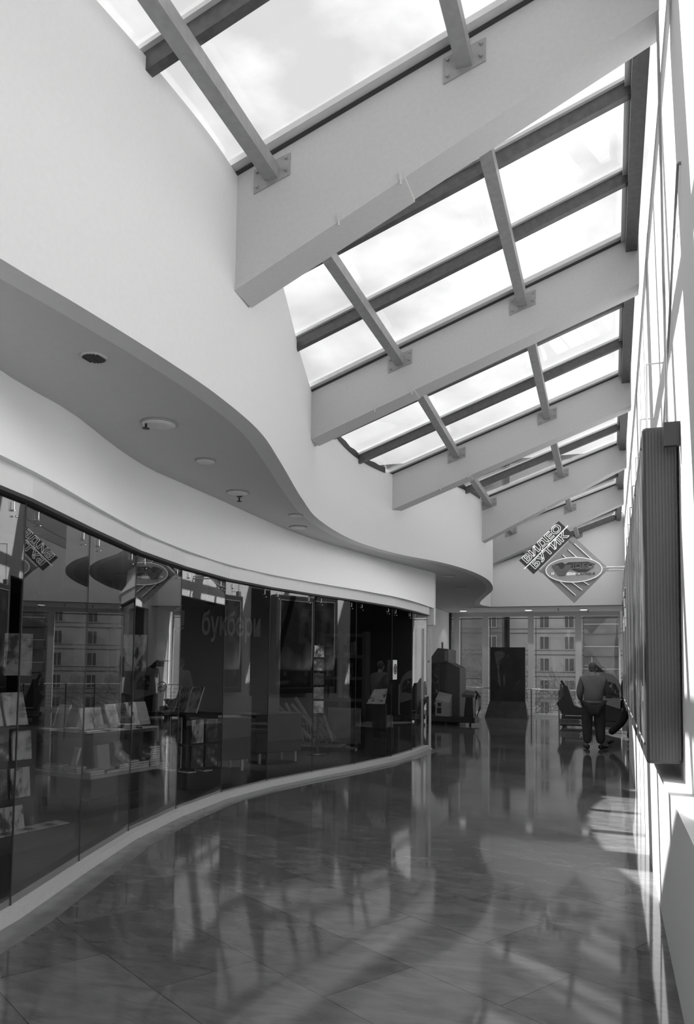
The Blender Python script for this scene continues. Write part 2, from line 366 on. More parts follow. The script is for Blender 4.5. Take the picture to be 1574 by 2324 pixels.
# ---------------------------------------------------------------- storefront glass
for i in range(len(GJ)-1):
    a=Vector((*GJ[i],0)); b=Vector((*GJ[i+1],0)); d=(b-a); L=d.length; ang=math.atan2(d.y,d.x); k=i-6
    pass
    lab=('frameless storefront glass pane, %s from the left picture edge'%ORD[k]) if k>=0 else 'frameless storefront glass pane beside the camera, out of the picture'
    t=thing('storefront_glass_pane',lab,'window glass',(a.x,a.y,0),ang,'storefront glass panes')
    MB().box(.001,L-.001,-.003,.003,.07,GT-.015).build('glass',SHOPGLASS,t)
    MB().box(L-.004,L+.004,-.005,.005,.07,GT-.015).build('joint_seal',GASK,t)
    if k>=0:
        for px in (.16,L-.16):
            c=MB().tube((px,-.015,GT-.04),(px,-.015,GT-.10),.004,n=8); c.ball((px+.025,-.018,GT-.13),.008,n=8,k=6)
            c.tube((px,-.02,GT-.095),(px,.006,GT-.095),.006,n=8); c.build('glass_clip',CHROME,t)
# free glass door edge profile at the shop corner
t=thing('glass_end_post','slim pale metal post at the far end of the storefront glass','post',(-3.42,15.1,0)); MB().box(-.02,.02,-.02,.02,0,2.4).build('post',ALU,t); MB().box(-.04,.04,-.04,.04,0,.02).build('foot_plate',ALU,t)

# ---------------------------------------------------------------- roof: beams, glazing, tubes
BY=[-2.35,1.4,5.15,8.93,12.6,16.3,20.0]; BT=.28
BL=['behind the camera','at the top left corner of the picture','largest and nearest in full view','second nearest in full view','third in full view, in the middle of the row','fourth in full view','farthest, just before the gable wall']
def bbot(x,y,xl):
    d=0 if y<11 else .17
    zl=4.5-d; zr=5.93-d; return zl+(zr-zl)*(x-xl)/(.34-xl)
for i,y in enumerate(BY):
    t=thing('roof_beam','white plastered sloping roof beam, '+BL[i],'beam',(.34,y,5.5),group='roof beams')
    xl=min(xw(y),xw(y+BT))-.06; xc=xw(y); mb=MB(); y1=y+BT
    if i in (0,1): f=lambda x: bbot(x,y,-2.9)
    else: f=lambda x: bbot(x,y,xc)
    mb.hexa([(xl,y,f(xl)),(.34,y,f(.34)),(.34,y1,f(.34)),(xl,y1,f(xl)),(xl,y,zt(xl,y)),(.34,y,zt(.34,y)),(.34,y1,zt(.34,y1)),(xl,y1,zt(xl,y1))])
    mb.build('beam_body',BEAM,t,world=True)
    e=xc+1.35; c=MB(); 
    c.hexa([(xc,y-.012,f(xc)-.012),(e,y-.012,f(e)-.012),(e,y1+.01,f(e)-.012),(xc,y1+.01,f(xc)-.012),(xc,y-.012,f(xc)+.02),(e,y-.012,f(e)+.02),(e,y1+.01,f(e)+.02),(xc,y1+.01,f(xc)+.02)])
    c.build('cover_strip',BEAM,t,world=True)
    br=MB(); xm=xc+.85
    for xx in (xm,e-.03): br.box(xx-.012,xx+.012,y-.022,y-.01,f(xx)-.015,f(xx)+.05); br.tube((xx,y-.02,f(xx)-.05),(xx,y-.02,f(xx)-.01),.008,n=8)
    br.build('strip_bracket',BEAM,t,world=True)
    g=MB(); g.hexa([(xl,y-.022,zt(xl,y)-.022),(.34,y-.022,zt(.34,y)-.022),(.34,y+.02,zt(.34,y)-.022),(xl,y+.02,zt(xl,y)-.022),(xl,y-.022,zt(xl,y)+.02),(.34,y-.022,zt(.34,y)+.02),(.34,y+.02,zt(.34,y)+.02),(xl,y+.02,zt(xl,y)+.02)]); g.build('gasket',GASK,t,world=True)
    g=MB(); g.hexa([(xl,y-.10,zt(xl,y)+.0),(.34,y-.10,zt(.34,y)+.0),(.34,y-.024,zt(.34,y)+.0),(xl,y-.024,zt(xl,y)+.0),(xl,y-.10,zt(xl,y)+.05),(.34,y-.10,zt(.34,y)+.05),(.34,y-.024,zt(.34,y)+.05),(xl,y-.024,zt(xl,y)+.05)]); g.build('glazing_frame',ALU,t,world=True)
ends=BY+[YG]
wn=0
for i in range(len(ends)-1):
    y0,y1=ends[i],ends[i+1]; wn+=1
    W=bpy.data.objects.new('window_%d'%wn,None); C.objects.link(W); W.location=(.3,(y0+y1)/2,6.4); W['kind']='structure'; W['label']='sloping roof glazing bay'
    g=MB(); xa=-4.1; xb=.42; h=.045
    g.hexa([(xa,y0,zt(xa,y0)+h),(xb,y0,zt(xb,y0)+h),(xb,y1,zt(xb,y1)+h),(xa,y1,zt(xa,y1)+h),(xa,y0,zt(xa,y0)+h+.016),(xb,y0,zt(xb,y0)+h+.016),(xb,y1,zt(xb,y1)+h+.016),(xa,y1,zt(xa,y1)+h+.016)])
    g.build('glass_pane',ROOFGLASS,W,world=True)
    for f_ in (1/3,2/3):
        if y1-y0<4.6:
            yb=y0+BT*.5+(y1-y0-BT*.5)*f_
            b=MB(); b.hexa([(xa,yb-.035,zt(xa,yb)-.11),(.3,yb-.035,zt(.3,yb)-.11),(.3,yb+.035,zt(.3,yb)-.11),(xa,yb+.035,zt(xa,yb)-.11),(xa,yb-.035,zt(xa,yb)+.03),(.3,yb-.035,zt(.3,yb)+.03),(.3,yb+.035,zt(.3,yb)+.03),(xa,yb+.035,zt(xa,yb)+.03)])
            b.build('glazing_bar',DARKBAR,W,world=True)
            b=MB()
            for s_ in (-1,1):
                ya=yb+s_*.05; b.hexa([(xa,ya-.02,zt(xa,yb)+.015),(.25,ya-.02,zt(.25,yb)+.015),(.25,ya+.02,zt(.25,yb)+.015),(xa,ya+.02,zt(xa,yb)+.015),(xa,ya-.02,zt(xa,yb)+.045),(.25,ya-.02,zt(.25,yb)+.045),(.25,ya+.02,zt(.25,yb)+.045),(xa,ya+.02,zt(xa,yb)+.045)])
            b.build('bar_seal',ALU,W,world=True)
    ya,yb=y0+(BT if i<len(BY) else 0),y1
    e=MB(); e.hexa([(.20,ya,zt(.2,ya)-.16),(.325,ya,zt(.2,ya)-.16),(.325,yb,zt(.2,yb)-.16),(.20,yb,zt(.2,yb)-.16),(.20,ya,zt(.2,ya)+.04),(.325,ya,zt(.3,ya)+.02),(.325,yb,zt(.3,yb)+.02),(.20,yb,zt(.2,yb)+.04)]); e.build('eave_bar',DARKBAR,W,world=True)
    e=MB(); e.hexa([(.15,ya,zt(.15,ya)-.02),(.198,ya,zt(.15,ya)-.02),(.198,yb,zt(.15,yb)-.02),(.15,yb,zt(.15,yb)-.02),(.15,ya,zt(.15,ya)+.04),(.198,ya,zt(.15,ya)+.04),(.198,yb,zt(.15,yb)+.04),(.15,yb,zt(.15,yb)+.04)]); e.build('eave_frame',ALU,W,world=True)
    # square steel tubes between beams
    for x,side in ((-2.42,'left'),(-.94,'right')):
        if x<xw(ya+.1)+.1 and x<xw(yb-.1)+.1: continue
        z0=zt(x,ya)-.17; z1=zt(x,yb)-.17
        desc=(['behind the camera','overhead nearest the camera','in front of the largest beam','between the largest and second beam','between the second and third beam','between the third and fourth beam','between the fourth and last beam','next to the gable wall'][i+1 if i<7 else 7])
        t=thing('roof_tube','grey %s steel tube %s'%(side,desc),'roof tube',(x,ya,z0),group='steel tubes between the roof beams')
        MB().bar((x,ya+.012,z0),(x,yb-.012,z1),.11,.11).build('tube',STEEL,t,world=True)
        for yy,zz,s_ in ((ya,z0,1),(yb,z1,-1)):
            q=MB(); q.hexa([(x-.15,yy,zz-.14),(x+.15,yy,zz-.04),(x+.15,yy+s_*.012,zz-.04),(x-.15,yy+s_*.012,zz-.14),(x-.15,yy,zz+.05),(x+.15,yy,zz+.13),(x+.15,yy+s_*.012,zz+.13),(x-.15,yy+s_*.012,zz+.05)])
            q=q.build('end_plate',STEEL,t,world=True)
            for dx,dz in ((-.12,-.09),(.12,.0),(.12,.09),(-.12,.03)):
                MB().tube((dx,s_*.01+yy-ya,zz-z0+dz),(dx,s_*.03+yy-ya,zz-z0+dz),.014,n=6).build('bolt',STEEL,q)
# dark sealant on top of the wavy wall in two bays
for a,b in ((9.3,12.5),(13.0,16.2)):
    seg=[p for p in SCUR if a<p[1]<b]
    struct('trim_%d'%(5+(a>10)),MB().strip([(p[0]+.015,p[1]) for p in seg],lambda x,y:zt(x,y)-.05,lambda x,y:zt(x,y)+.04+.01*math.sin(y*17),.1),GASK,'ragged black sealant where roof glass meets the wavy wall')
# bracing rods at the right
t=thing('bracing_rod','thin pale rod hanging down the right wall beside the largest roof beam','rod',(.36,5.2,5.8)); MB().tube((.325,5.1,5.85),(.345,5.1,3.15),.009,n=8).tube((.325,5.1,5.84),(.325,5.16,5.84),.009,n=8).build('rod',STEEL,t,world=True); MB().box(.325,.42,5.08,5.12,3.0,3.15).build('clamp',BLACK,t,world=True)
t=thing('bracing_rod','thin pale rod crossing the right wall diagonally','rod',(.342,5.7,3.9)); MB().tube((.402,4.75,4.6),(.402,6.6,3.25),.008,n=8).tube((.402,4.75,4.6),(.42,4.75,4.6),.01,n=8).build('rod',STEEL,t,world=True); MB().ball((.402,6.6,3.25),.014).build('end_knob',STEEL,t,world=True)

# ---------------------------------------------------------------- ceiling fittings
def disc(x,y,r,label,kind):
    if kind=='grille':
        t=thing('ceiling_vent',label,'vent',(x,y,HS)); MB().lathe([(r,0),(r,-.008),(r*.85,-.012)]).build('ring',SOFFIT,t)
        g=MB()
        for k in range(-3,4): g.box(k*r*.22-.005,k*r*.22+.005,-r*math.sqrt(max(0,.7-(k*.22)**2)),r*math.sqrt(max(0,.7-(k*.22)**2)),-.018,-.012)
        g.build('grille',GASK,t)
    elif kind=='disc':
        t=thing('ceiling_speaker',label,'ceiling speaker',(x,y,HS)); MB().lathe([(r,0),(r,-.012),(r*.93,-.016)]).build('ring',mat('disc_rim',.3,.6),t)
        MB().lathe([(r*.9,-.010),(r*.9,-.02),(r*.5,-.028)]).build('disc',mat('disc_face',.58,.7),t)
    else:
        t=thing('sprinkler',label,'sprinkler',(x,y,HS)); MB().lathe([(.035,0),(.03,-.01),(.01,-.015),(.01,-.06),(.03,-.062),(.03,-.066)]).build('head',GASK,t)
disc(-3.13,4.03,.085,'small round dark ceiling vent nearest the camera, on the wavy soffit','grille')
for x,y,r,l in [(-3.48,5.33,.15,'largest round ceiling disc on the soffit, half tilted open'),(-3.68,6.45,.10,'small pale round ceiling disc between the two largest ones'),(-4.0,7.75,.13,'round ceiling disc with a dark upper rim, third along the soffit'),(-4.17,9.95,.13,'round ceiling disc near the fascia, fifth along the soffit'),(-3.87,9.15,.1,'faint flush round ceiling disc, fourth along the soffit'),(-3.25,16.1,.14,'round dark ringed ceiling disc under the far bulge'),(-3.45,18.5,.13,'round ceiling disc, farthest under the bulge')]:
    disc(x,y,r,l,'disc')
for x,y,l in [(-4.08,7.95,'small sprinkler beside the third ceiling disc'),(-3.55,5.25,'small sprinkler beside the largest ceiling disc'),(-1.6,25.7,'small dark sprinkler between the far downlights'),(-.7,26.6,'small dark sprinkler beside the rightmost downlight')]: disc(x,y,.03,l,'s')
LAMP=mat('lamp_glow',.9,.5,emit=2.2)
for x,y,l in [(-4.75,25.98,'leftmost'),(-2.58,26.0,'middle'),(-.83,26.1,'rightmost')]:
    t=thing('downlight','lit recessed downlight before the far windows, %s of three'%l,'downlight',(x,y,HS),group='far downlights')
    MB().lathe([(.15,0),(.15,-.012),(.12,-.014)]).build('ring',WHITE,t); MB().lathe([(.115,-.012),(.11,-.02)]).build('lamp',LAMP,t)
    ld=bpy.data.lights.new('downlight_lamp','SPOT'); ld.energy=(12 if x<-4 else 30); ld.spot_size=R_(100); ld.shadow_soft_size=.08; lo=bpy.data.objects.new('downlight_lamp',ld); C.objects.link(lo); lo.parent=t; lo.location=(0,0,-.04)

# ---------------------------------------------------------------- poster light boxes on the right wall
pn=['nearest, seen from its ribbed end','second from the camera','third from the camera','fourth from the camera','fifth from the camera','sixth from the camera','farthest from the camera']
def fig_runner(mb,cx,cz,s,x):
    for a,b,r in (((0,0),(.12,.3),.05),((.12,.3),(.0,.55),.03),((.12,.3),(.35,.42),.03),((0,0),(-.2,-.3),.035),((0,0),(.22,-.22),.035),((-.2,-.3),(-.35,-.55),.025),((.1,.3),(.13,.45),.06)):
        mb.tube((x,cx+a[0]*s,cz+a[1]*s),(x,cx+b[0]*s,cz+b[1]*s),r*s,n=6)
for i in range(7):
    y0=5.22+1.4*i; y1=y0+1.17
    t=thing('poster_light_box','tall dark framed poster box on the right wall, '+pn[i],'poster box',(.2,y0,1.02),group='poster boxes on the right wall')
    xa,xb,za,zb=.203,.415,1.02,3.17
    MB().box(xa,xb,y0,y1,za,zb,b=.02).build('case',mat('box_case',.05,.45,.005,20),t,world=True)
    r=MB()
    for k in range(10):
        xx=xa+.022+k*.019; r.box(xx,xx+.008,y0-.004,y0+.002,za+.03,zb-.03)
    r.build('ribbed_side',mat('rib_metal',.07,.4),t,world=True)
    f=MB(); a,b,c,d=y0+.10,y1-.10,za+.11,zb-.11
    for q in ((a,b,c,c+.012),(a,b,d-.012,d),(a,a+.012,c,d),(b-.012,b,c,d)): f.box(xa-.007,xa+.004,q[0],q[1],q[2],q[3])
    f.build('inner_frame',ALU,t,world=True)
    p=MB().box(xa-.003,xa+.004,a+.014,b-.014,c+.014,d-.014).build('poster',POSTER[(i+1)%4],t,world=True)
    if i in (4,5,7,8):
        q=MB(); fig_runner(q,.42,1.45,.5,-.002); q.build('pale_figure',MGREY,p)
    q=MB()
    for yy in (.22,.85): q.box(-.003,-.001,yy,yy+.09,.38+.08*(i%2),.48+.08*(i%2))
    q.build('pale_label',mat('label_grey',.3,.5),p)
    h=MB(); h.box(.25,.32,y1-.12,y1-.03,zb,zb+.11); h.tube((.285,y1-.075,zb+.1),(.285,y1-.075,4.0),.006,n=8); h.tube((.285,y1-.075,4.0),(.42,y1-.075,4.0),.006,n=8); h.build('hanging_rod',MGREY if i>2 else WHITE,t,world=True)
# ---------------------------------------------------------------- hanging sign
def hanging_sign():
    yy=19.0; s=19/20.
    t=thing('hanging_shop_sign','diamond shaped shop sign with oval and tilted name plate','sign',(-.82,yy,4.0),rot=(R_(90),0,0))
    # local x = right, y = up, z = toward the camera
    G=mat('sign_grey',.34,.5); D=mat('sign_dark',.05,.4); NE=mat('neon_white',.85,.3,emit=.45)
    MB().prism([(0,.80),(.79,0),(0,-.80),(-.79,0)],-.06,.0).build('diamond_board',G,t)
    inner=MB().prism([(-.02,.72),(.0,.62),(.55,.08),(.5,-.02),(0,-.66),(-.5,-.12),(-.42,.3)],.001,.006)
    st=MB(); M45=Matrix.Rotation(R_(-45),4,'Z')
    for k,(a,L0,L1) in enumerate([(-.40,-.50,.40),(-.26,-.48,.42),(-.12,-.52,.34),(.02,-.50,.28),(.16,-.50,.20),(.30,-.5,.5)]):
        pass
    for px,py,L in ((.0,.64,.5),(-.13,.50,.30),(-.26,.36,.18),(-.42,-.30,-.58)): 
        pass
    for a,b in (((.0,.62),(.42,.2)),((-.14,.48),(.1,.24)),((-.27,.36),(-.12,.21)),((-.36,-.26),(.02,-.62)),((-.12,-.26),(.17,-.5)),((.16,-.27),(.32,-.38)),((.4,-.2),(.46,-.24))):
        st.bar((a[0],a[1],.012),(b[0],b[1],.012),.028,.02,up=(0,0,1)); 
    st.build('raised_strips',mat('sign_strip',.16,.4),t)
    st=MB()
    for a,b in (((.02,.62),(.44,.2)),((-.12,.48),(.12,.24)),((-.25,.36),(-.10,.21)),((-.34,-.26),(.04,-.62)),((-.10,-.26),(.19,-.5)),((.18,-.27),(.34,-.38))):
        st.tube((a[0],a[1],.03),(b[0],b[1],.03),.008,n=6)
    st.build('tube_lights',NE,t)
    el=[(.0+.64*math.cos(2*PI*k/48),-.02+.29*math.sin(2*PI*k/48)) for k in range(48)]
    MB().prism(el,.04,.10).build('oval_board',mat('sign_oval',.42,.5),t)
    MB().path([(x*1.0,(y+.02)*1.02-.02,.115) for x,y in el],.009,8,closed=True).build('oval_rim_light',NE,t)
    # VIDEO word
    v=MB(); v.prism([(-.50,.10),(-.36,.10),(-.28,-.03),(-.18,.10),(-.02,.10),(-.20,-.15),(-.34,-.15)],.105,.13); v.build('letter_v',mat('sign_letter_grey',.15,.5),t)
    sh=MB(); sh.prism([(-.46,.115),(-.30,.165),(-.24,.165),(-.2,.12),(-.12,.165),(.33,.165),(.50,.10),(.40,.07),(-.1,.03),(-.28,.0)],.101,.108); sh.build('letter_shadow',D,t)
    sh=MB(); sh.prism([(-.08,.0),(.4,-.02),(.46,.02),(.30,-.08),(.1,-.08)],.101,.108); sh.build('letter_shadow',D,t)
    textmesh('IDEO',.17,.012,Matrix.Translation((.22,.055,.125)),sx=1.25,bold=.004).build('word_video',mat('sign_letter_grey',.15,.5),t)
    textmesh('BOUTIQUE',.08,.004,Matrix.Translation((.27,-.125,.112)),sx=1.1).build('word_boutique',D,t)
    q=MB()
    for k in range(9): q.box(-.16+k*.035,-.16+k*.035+.018,-.15+.002*k,-.07-.004*k,.101,.108)
    for k in range(2): q.box(-.51+k*.035,-.51+k*.035+.018,-.12,-.07,.101,.108)
    q.build('pale_small_lettering',NE,t)
    # tilted plate with two words
    Mp=Matrix.Translation((-.64,.55,.03))@Matrix.Rotation(R_(44.5),4,'Z')
    MB().box(-.66,.66,-.245,.245,-.05,.0,M=Mp,b=.006).build('name_plate',D,t)
    outlinemesh('ВИДЕО',.235,Mp@Matrix.Translation((0,.128,.012)),.007,sx=1.42).build('neon_word_upper',NE,t)
    outlinemesh('БУТИК',.235,Mp@Matrix.Translation((0,-.112,.012)),.007,sx=1.44).build('neon_word_lower',NE,t)
    MB().tube(Mp@Vector((-.72,0,.015)),Mp@Vector((.72,0,.015)),.012,n=8).build('middle_tube',NE,t)
    k=MB()
    for u in (-.5,.5): k.bar(Mp@Vector((u,-.24,-.02)),Mp@Vector((u,-.36,-.02)),.03,.02)
    k.build('plate_bracket',STEEL,t)
    a=MB(); a.tube((.60,.03,-.02),(1.40,.03,-.02),.022); a.tube((.74,-.04,-.02),(1.40,-.04,-.02),.018); a.box(1.37,1.42,-.09,.09,-.08,.04); a.build('wall_arm',ALU,t)
hanging_sign()

# ---------------------------------------------------------------- end window wall
W=bpy.data.objects.new('window_%d'%(wn+1),None); C.objects.link(W); W.location=(-2.5,YE,0); W['kind']='structure'; W['label']='floor to ceiling end window wall'
fr=MB()
MUL=[(-5.30,-5.10),(-4.29,-4.07),(-2.71,-2.51),(-1.14,-.94),(.25,.3)]
for a,b in MUL: fr.box(a,b,YE-.06,YE+.08,.04,HS-.01)
fr.box(-7.3,.3,YE-.05,YE+.06,3.44,HS-.01); fr.box(-7.3,.3,YE-.05,YE+.06,.0,.1)
fr.build('window_frame',WHITE,W,world=True)
fr=MB()
fr.box(-7.3,.3,YE-.04,YE+.02,3.36,3.385)
for a,b in MUL[:-1]: fr.box(b+.06,b+.075,YE-.02,YE+.02,.1,3.36)
fr.box(-5.08,-4.3,YE-.03,YE+.0,1.25,1.27)
fr.build('dark_transom',DARKBAR,W,world=True)
MB().box(-7.3,.28,YE,YE+.02,.08,3.5).build('glass_pane',ENDGLASS,W,world=True)
struct('trim_7',MB().box(-5.42,-5.36,YE-.3,YE-.1,1.0,HS-.01),GASK,'dark strip beside the left end of the far windows')
t=thing('guard_rail','slim steel guard rail with thin wires along the far windows','railing',(-2.5,26.6,0))
MB().tube((-5.3,26.6,.97),(.28,26.6,.91),.022).build('handrail',CHROME,t,world=True)
for x in (-5.2,-3.9,-2.55,-1.65,-.3): MB().box(x-.018,x+.018,26.58,26.62,.0,.96).build('post',DARKBAR,t,world=True)
for k in range(6): MB().tube((-5.3,26.6,.13+k*.13),(.28,26.6,.13+k*.125),.004,n=5).build('wire',DARKBAR,t,world=True)

# ---------------------------------------------------------------- outdoors
def conc(name,v,n,sc): return ramp_mat(name,[(.35,v-n),(.65,v+n)],sc,detail=8,rough=.9)
WB=conc('brick_far',.17,.03,.6); WL=conc('panel_far',.38,.04,.4); WIN=mat('far_window_glass',.07,.3); FRM=mat('far_window_frame',.5,.6); BALC=conc('balcony_dark',.13,.03,.5)
def block(x0,x1,y,z0,z1,m,label,cols,balc=(),rows=range(-2,5)):
    t=thing('apartment_building',label,'building',((x0+x1)/2,y,z0)); wl=MB().box(x0,x1,y,y+10,z0,z1)
    wl.build('wall',m,t,world=True)
    MB().box(x0-.3,x1+.3,y-.4,y+10.3,z1,z1+.5).build('roof',DGREY,t,world=True)
    for c in cols:
        for r in rows:
            zz=1.4+r*2.9
            o=MB(); o.box(c-.62,c+.62,y-.12,y+.02,zz,zz+1.8); o=o.build('window',FRM,t,world=True)
            p=MB(); lx=o.location
            p.box(c-.56,c-.12,y-.16,y-.11,zz+.08,zz+1.72); p.box(c-.02,c+.56,y-.16,y-.11,zz+.08,zz+1.72); p.v=[(v[0]-t.location.x,v[1]-t.location.y,v[2]-t.location.z) for v in p.v]; p.build('pane',WIN,o)
    for (c,wd) in balc:
        for r in rows:
            zz=1.6+r*2.9-.9
            b=MB(); b.box(c-wd/2,c+wd/2,y-1.3,y,zz-.15,zz); b.box(c-wd/2,c+wd/2,y-1.35,y-1.25,zz,zz+1.1); b.box(c-wd/2,c-wd/2+.1,y-1.3,y,zz,zz+1.1); b.box(c+wd/2-.1,c+wd/2,y-1.3,y,zz,zz+1.1)
            b.box(c-wd/2,c+wd/2,y-1.0,y-.9,zz+1.1,zz+2.6); b.build('balcony',BALC,t,world=True)
            MB().box(c-wd/2-.1,c+wd/2+.1,y-1.42,y-1.3,zz+1.05,zz+1.15).build('balcony_rail',FRM,t,world=True)
    s_=MB()
    for r in rows: s_.box(x0,x1,y-.06,y,1.6+r*2.9-.95,1.6+r*2.9-.83)
    for r in rows: s_.box(x0,x1,y-.06,y,1.6+r*2.9-.35,1.6+r*2.9-.27)
    s_.build('floor_joint',BALC,t,world=True)
block(-32,-13.8,104,-10,30,WB,'dark brick apartment block seen through the left far windows',[-21.5,-15.1])
block(-13.0,14,106,-10,30,WL,'pale panel apartment block with balconies seen through the right far windows',[-8.4,-5.2,2.9,7.5],[(-1.2,4.4),(11,4)])
def tree(x,y,z,h,lab,sd):
    rnd=random.Random(sd); t=thing('bare_tree',lab,'tree',(x,y,z),group='bare trees outside the far windows')
    tk=MB(); br=MB()
    def grow(p,d,l,r,dep):
        q=p+d*l; (tk if dep<2 else br).tube(p,q,r,r*.7,n=5 if dep<2 else 3,cap=False)
        if dep>=7: return
        for k in range(3):
            ax=Vector((rnd.uniform(-1,1),rnd.uniform(-1,1),rnd.uniform(-.2,.4))); nd=(d*1.0+ax*.75).normalized(); nd.z=max(nd.z,-.1)
            grow(q,nd,l*rnd.uniform(.62,.85),r*.62,dep+1)
    grow(Vector((0,0,0)),Vector((0,0,1)),h*.24,h*.014,0)
    B=mat('bark',.12,.9); tk.build('trunk',B,t); br.build('branches',B,t)
for a in [(-15.6,75,-9,15.5,'bare tree outside the leftmost far window',1),(-10.5,84,-9,15,'bare tree outside behind the dark film standee',2),(-5.4,72,-9,14,'bare tree outside the middle far window',3),(-.6,80,-9,14,'bare tree outside the rightmost far window',4),(-21,84,-9,16,'bare tree at the left edge of the far windows',5)]: tree(*a)
struct('ground',MB().box(-60,40,40,140,-10,-9),conc('ground_far',.2,.03,.2))

# ---------------------------------------------------------------- people
def skin(verts,edges,rad,root=0,sub=2):
    me=bpy.data.meshes.new('s'); me.from_pydata(verts,edges,[]); o=bpy.data.objects.new('s',me); C.objects.link(o)
    md=o.modifiers.new('k','SKIN'); md.use_smooth_shade=True; sv=me.skin_vertices[0].data
    for i,r in enumerate(rad):
        sv[i].radius=(r,r) if not isinstance(r,tuple) else r
        sv[i].use_root=(i==root)
    s2=o.modifiers.new('u','SUBSURF'); s2.levels=sub; s2.render_levels=sub
    bpy.context.view_layer.update(); dg=bpy.context.evaluated_depsgraph_get(); em=o.evaluated_get(dg).to_mesh()
    mb=MB(); mb.add([v.co.copy() for v in em.vertices],[tuple(p.vertices) for p in em.polygons],True)
    bpy.data.objects.remove(o); return mb
SKIN=mat('skin',.36,.6,.02,20)
def chain(*cs):
    V=[];E=[];Rr=[];idx={}
    for c in cs:
        prev=None
        for p,r in c:
            k=tuple(round(a,4) for a in p)
            if k not in idx: idx[k]=len(V); V.append(k); Rr.append(r)
            if prev is not None and (prev,idx[k]) not in E: E.append((prev,idx[k]))
            prev=idx[k]
    return V,E,Rr
def hand(mb,w,d,side,curl=.3):
    w=Vector(w); d=Vector(d).normalized(); u=d.cross(Vector((0,0,1)));  u=(u if u.length>.1 else Vector((1,0,0))).normalized(); n=d.cross(u).normalized()
    palm=w+d*.05; mb.tube(w,w+d*.03,.026,.032,n=10); mb.tube(w+d*.02,w+d*.09,.034,.036,n=10)
    for k,l in enumerate((.065,.078,.074,.058)):
        b=w+d*.085+u*(-.027+.018*k); c=b+d*l*.5+n*l*curl*.2; e=c+d*l*.4+n*l*curl*.8; mb.tube(b,c,.0095,.009,n=7); mb.tube(c,e,.009,.007,n=7)
    b=w+d*.03+u*side*.03; c=b+u*side*.025+d*.03; mb.tube(b,c,.012,.011,n=7); mb.tube(c,c+d*.03+n*.01,.011,.008,n=7)
def head(mb,c,dirv,s=1.0):
    c=Vector(c); f=Vector(dirv).normalized(); r=f.cross(Vector((0,0,1))).normalized()
    mb.ball(c,.077*s,.092*s,.112*s,n=18,k=12); mb.ball(c+f*.022+Vector((0,0,-.055))*s,.056*s,.068*s,.062*s)
    mb.tube(c+f*.088*s+Vector((0,0,.012)),c+f*.112*s+Vector((0,0,-.02)),.008,.014,n=8)
    for q in (-1,1): mb.ball(c+r*q*.078*s+Vector((0,0,-.01)),.012,.018,.03,n=8,k=6); mb.ball(c+f*.083*s+r*q*.03+Vector((0,0,.014)),.013,.01,.009,n=8,k=6)
    mb.tube(c+f*.088*s+r*-.022+Vector((0,0,-.05)),c+f*.088*s+r*.022+Vector((0,0,-.05)),.007,n=6)
def person(label,loc,rz,J,cloth,st=1.0,headdir=(0,1,0),hairc=.06,extra=None):
    # J: joints dict in local coords
    t=thing('person',label,'person',loc,rz)
    P=J
    b=skin(*chain([(P['pel'],.13),(P['sp'],.125*st),(P['ch'],.14*st),(P['nk'],.06),(P['nt'],.052),(P['hd'],.05)],
        [(P['ch'],.14*st),(P['ls'],.06),(P['le'],.043),(P['lw'],.028)],[(P['ch'],.14*st),(P['rs'],.06),(P['re'],.043),(P['rw'],.028)],
        [(P['pel'],.13),(P['lh'],.09),(P['lk'],.058),(P['la'],.04)],[(P['pel'],.13),(P['rh'],.09),(P['rk'],.058),(P['ra'],.04)]))
    head(b,P['hd'],headdir)
    for s_,e_,w_,sd in (('ls','le','lw',-1),('rs','re','rw',1)):
        hand(b,P[w_],P.get(w_+'d') or (Vector(P[w_])-Vector(P[e_])),sd)
    b.build('body',SKIN,t)
    j=skin(*chain([(P['pel2'],.185*st),(P['sp'],.195*st),(P['ch'],.185*st),(P['nk'],.075)],
        [(P['ch'],.195*st),(P['ls'],.095*st),(P['le'],.066*st),(P['lw'],.045)],[(P['ch'],.185*st),(P['rs'],.085*st),(P['re'],.066*st),(P['rw'],.045)]))
    j.build('jacket',cloth[0],t)
    k=skin(*chain([(P['pel'],.165*st),(P['lh'],.125*st),(P['lk'],.10*st),(P['la'],.08)],[(P['pel'],.165*st),(P['rh'],.125*st),(P['rk'],.105*st),(P['ra'],.09)]))
    k.build('trousers',cloth[1],t)
    for a,tt in (('la','lt'),('ra','rt')):
        A=Vector(P[a]); T=Vector(P[tt]); A2=Vector((A.x,A.y,T.z if T.z>.06 else .05)); s_=MB(); s_.ball((A2.x,A2.y,A2.z),.05,.055,.05); d=(T-A2)
        for q in range(5): c=A2+d*(q+1)/5; s_.ball(c,.047-.003*q,.05-.003*q,.042-.004*q)
        s_.build('shoe',BLACK,t)
    h=MB(); H=Vector(P['hd']); hd=Vector(headdir).normalized(); h.ball(H-hd*.016+Vector((0,0,.03)),.083,.09,.094,n=18,k=10); h.ball(H-hd*.035+Vector((0,0,-.03)),.068,.062,.055)
    h.build('hair',mat('hair_%g'%hairc,hairc,.7,.01,60),t)
    return t
JK=mat('grey_jacket',.17,.9,.015,25,bump=.3); TR=mat('dark_trousers',.045,.9,.006,20); SU=mat('black_suit',.018,.8); DK=mat('dark_clothes',.022,.9)
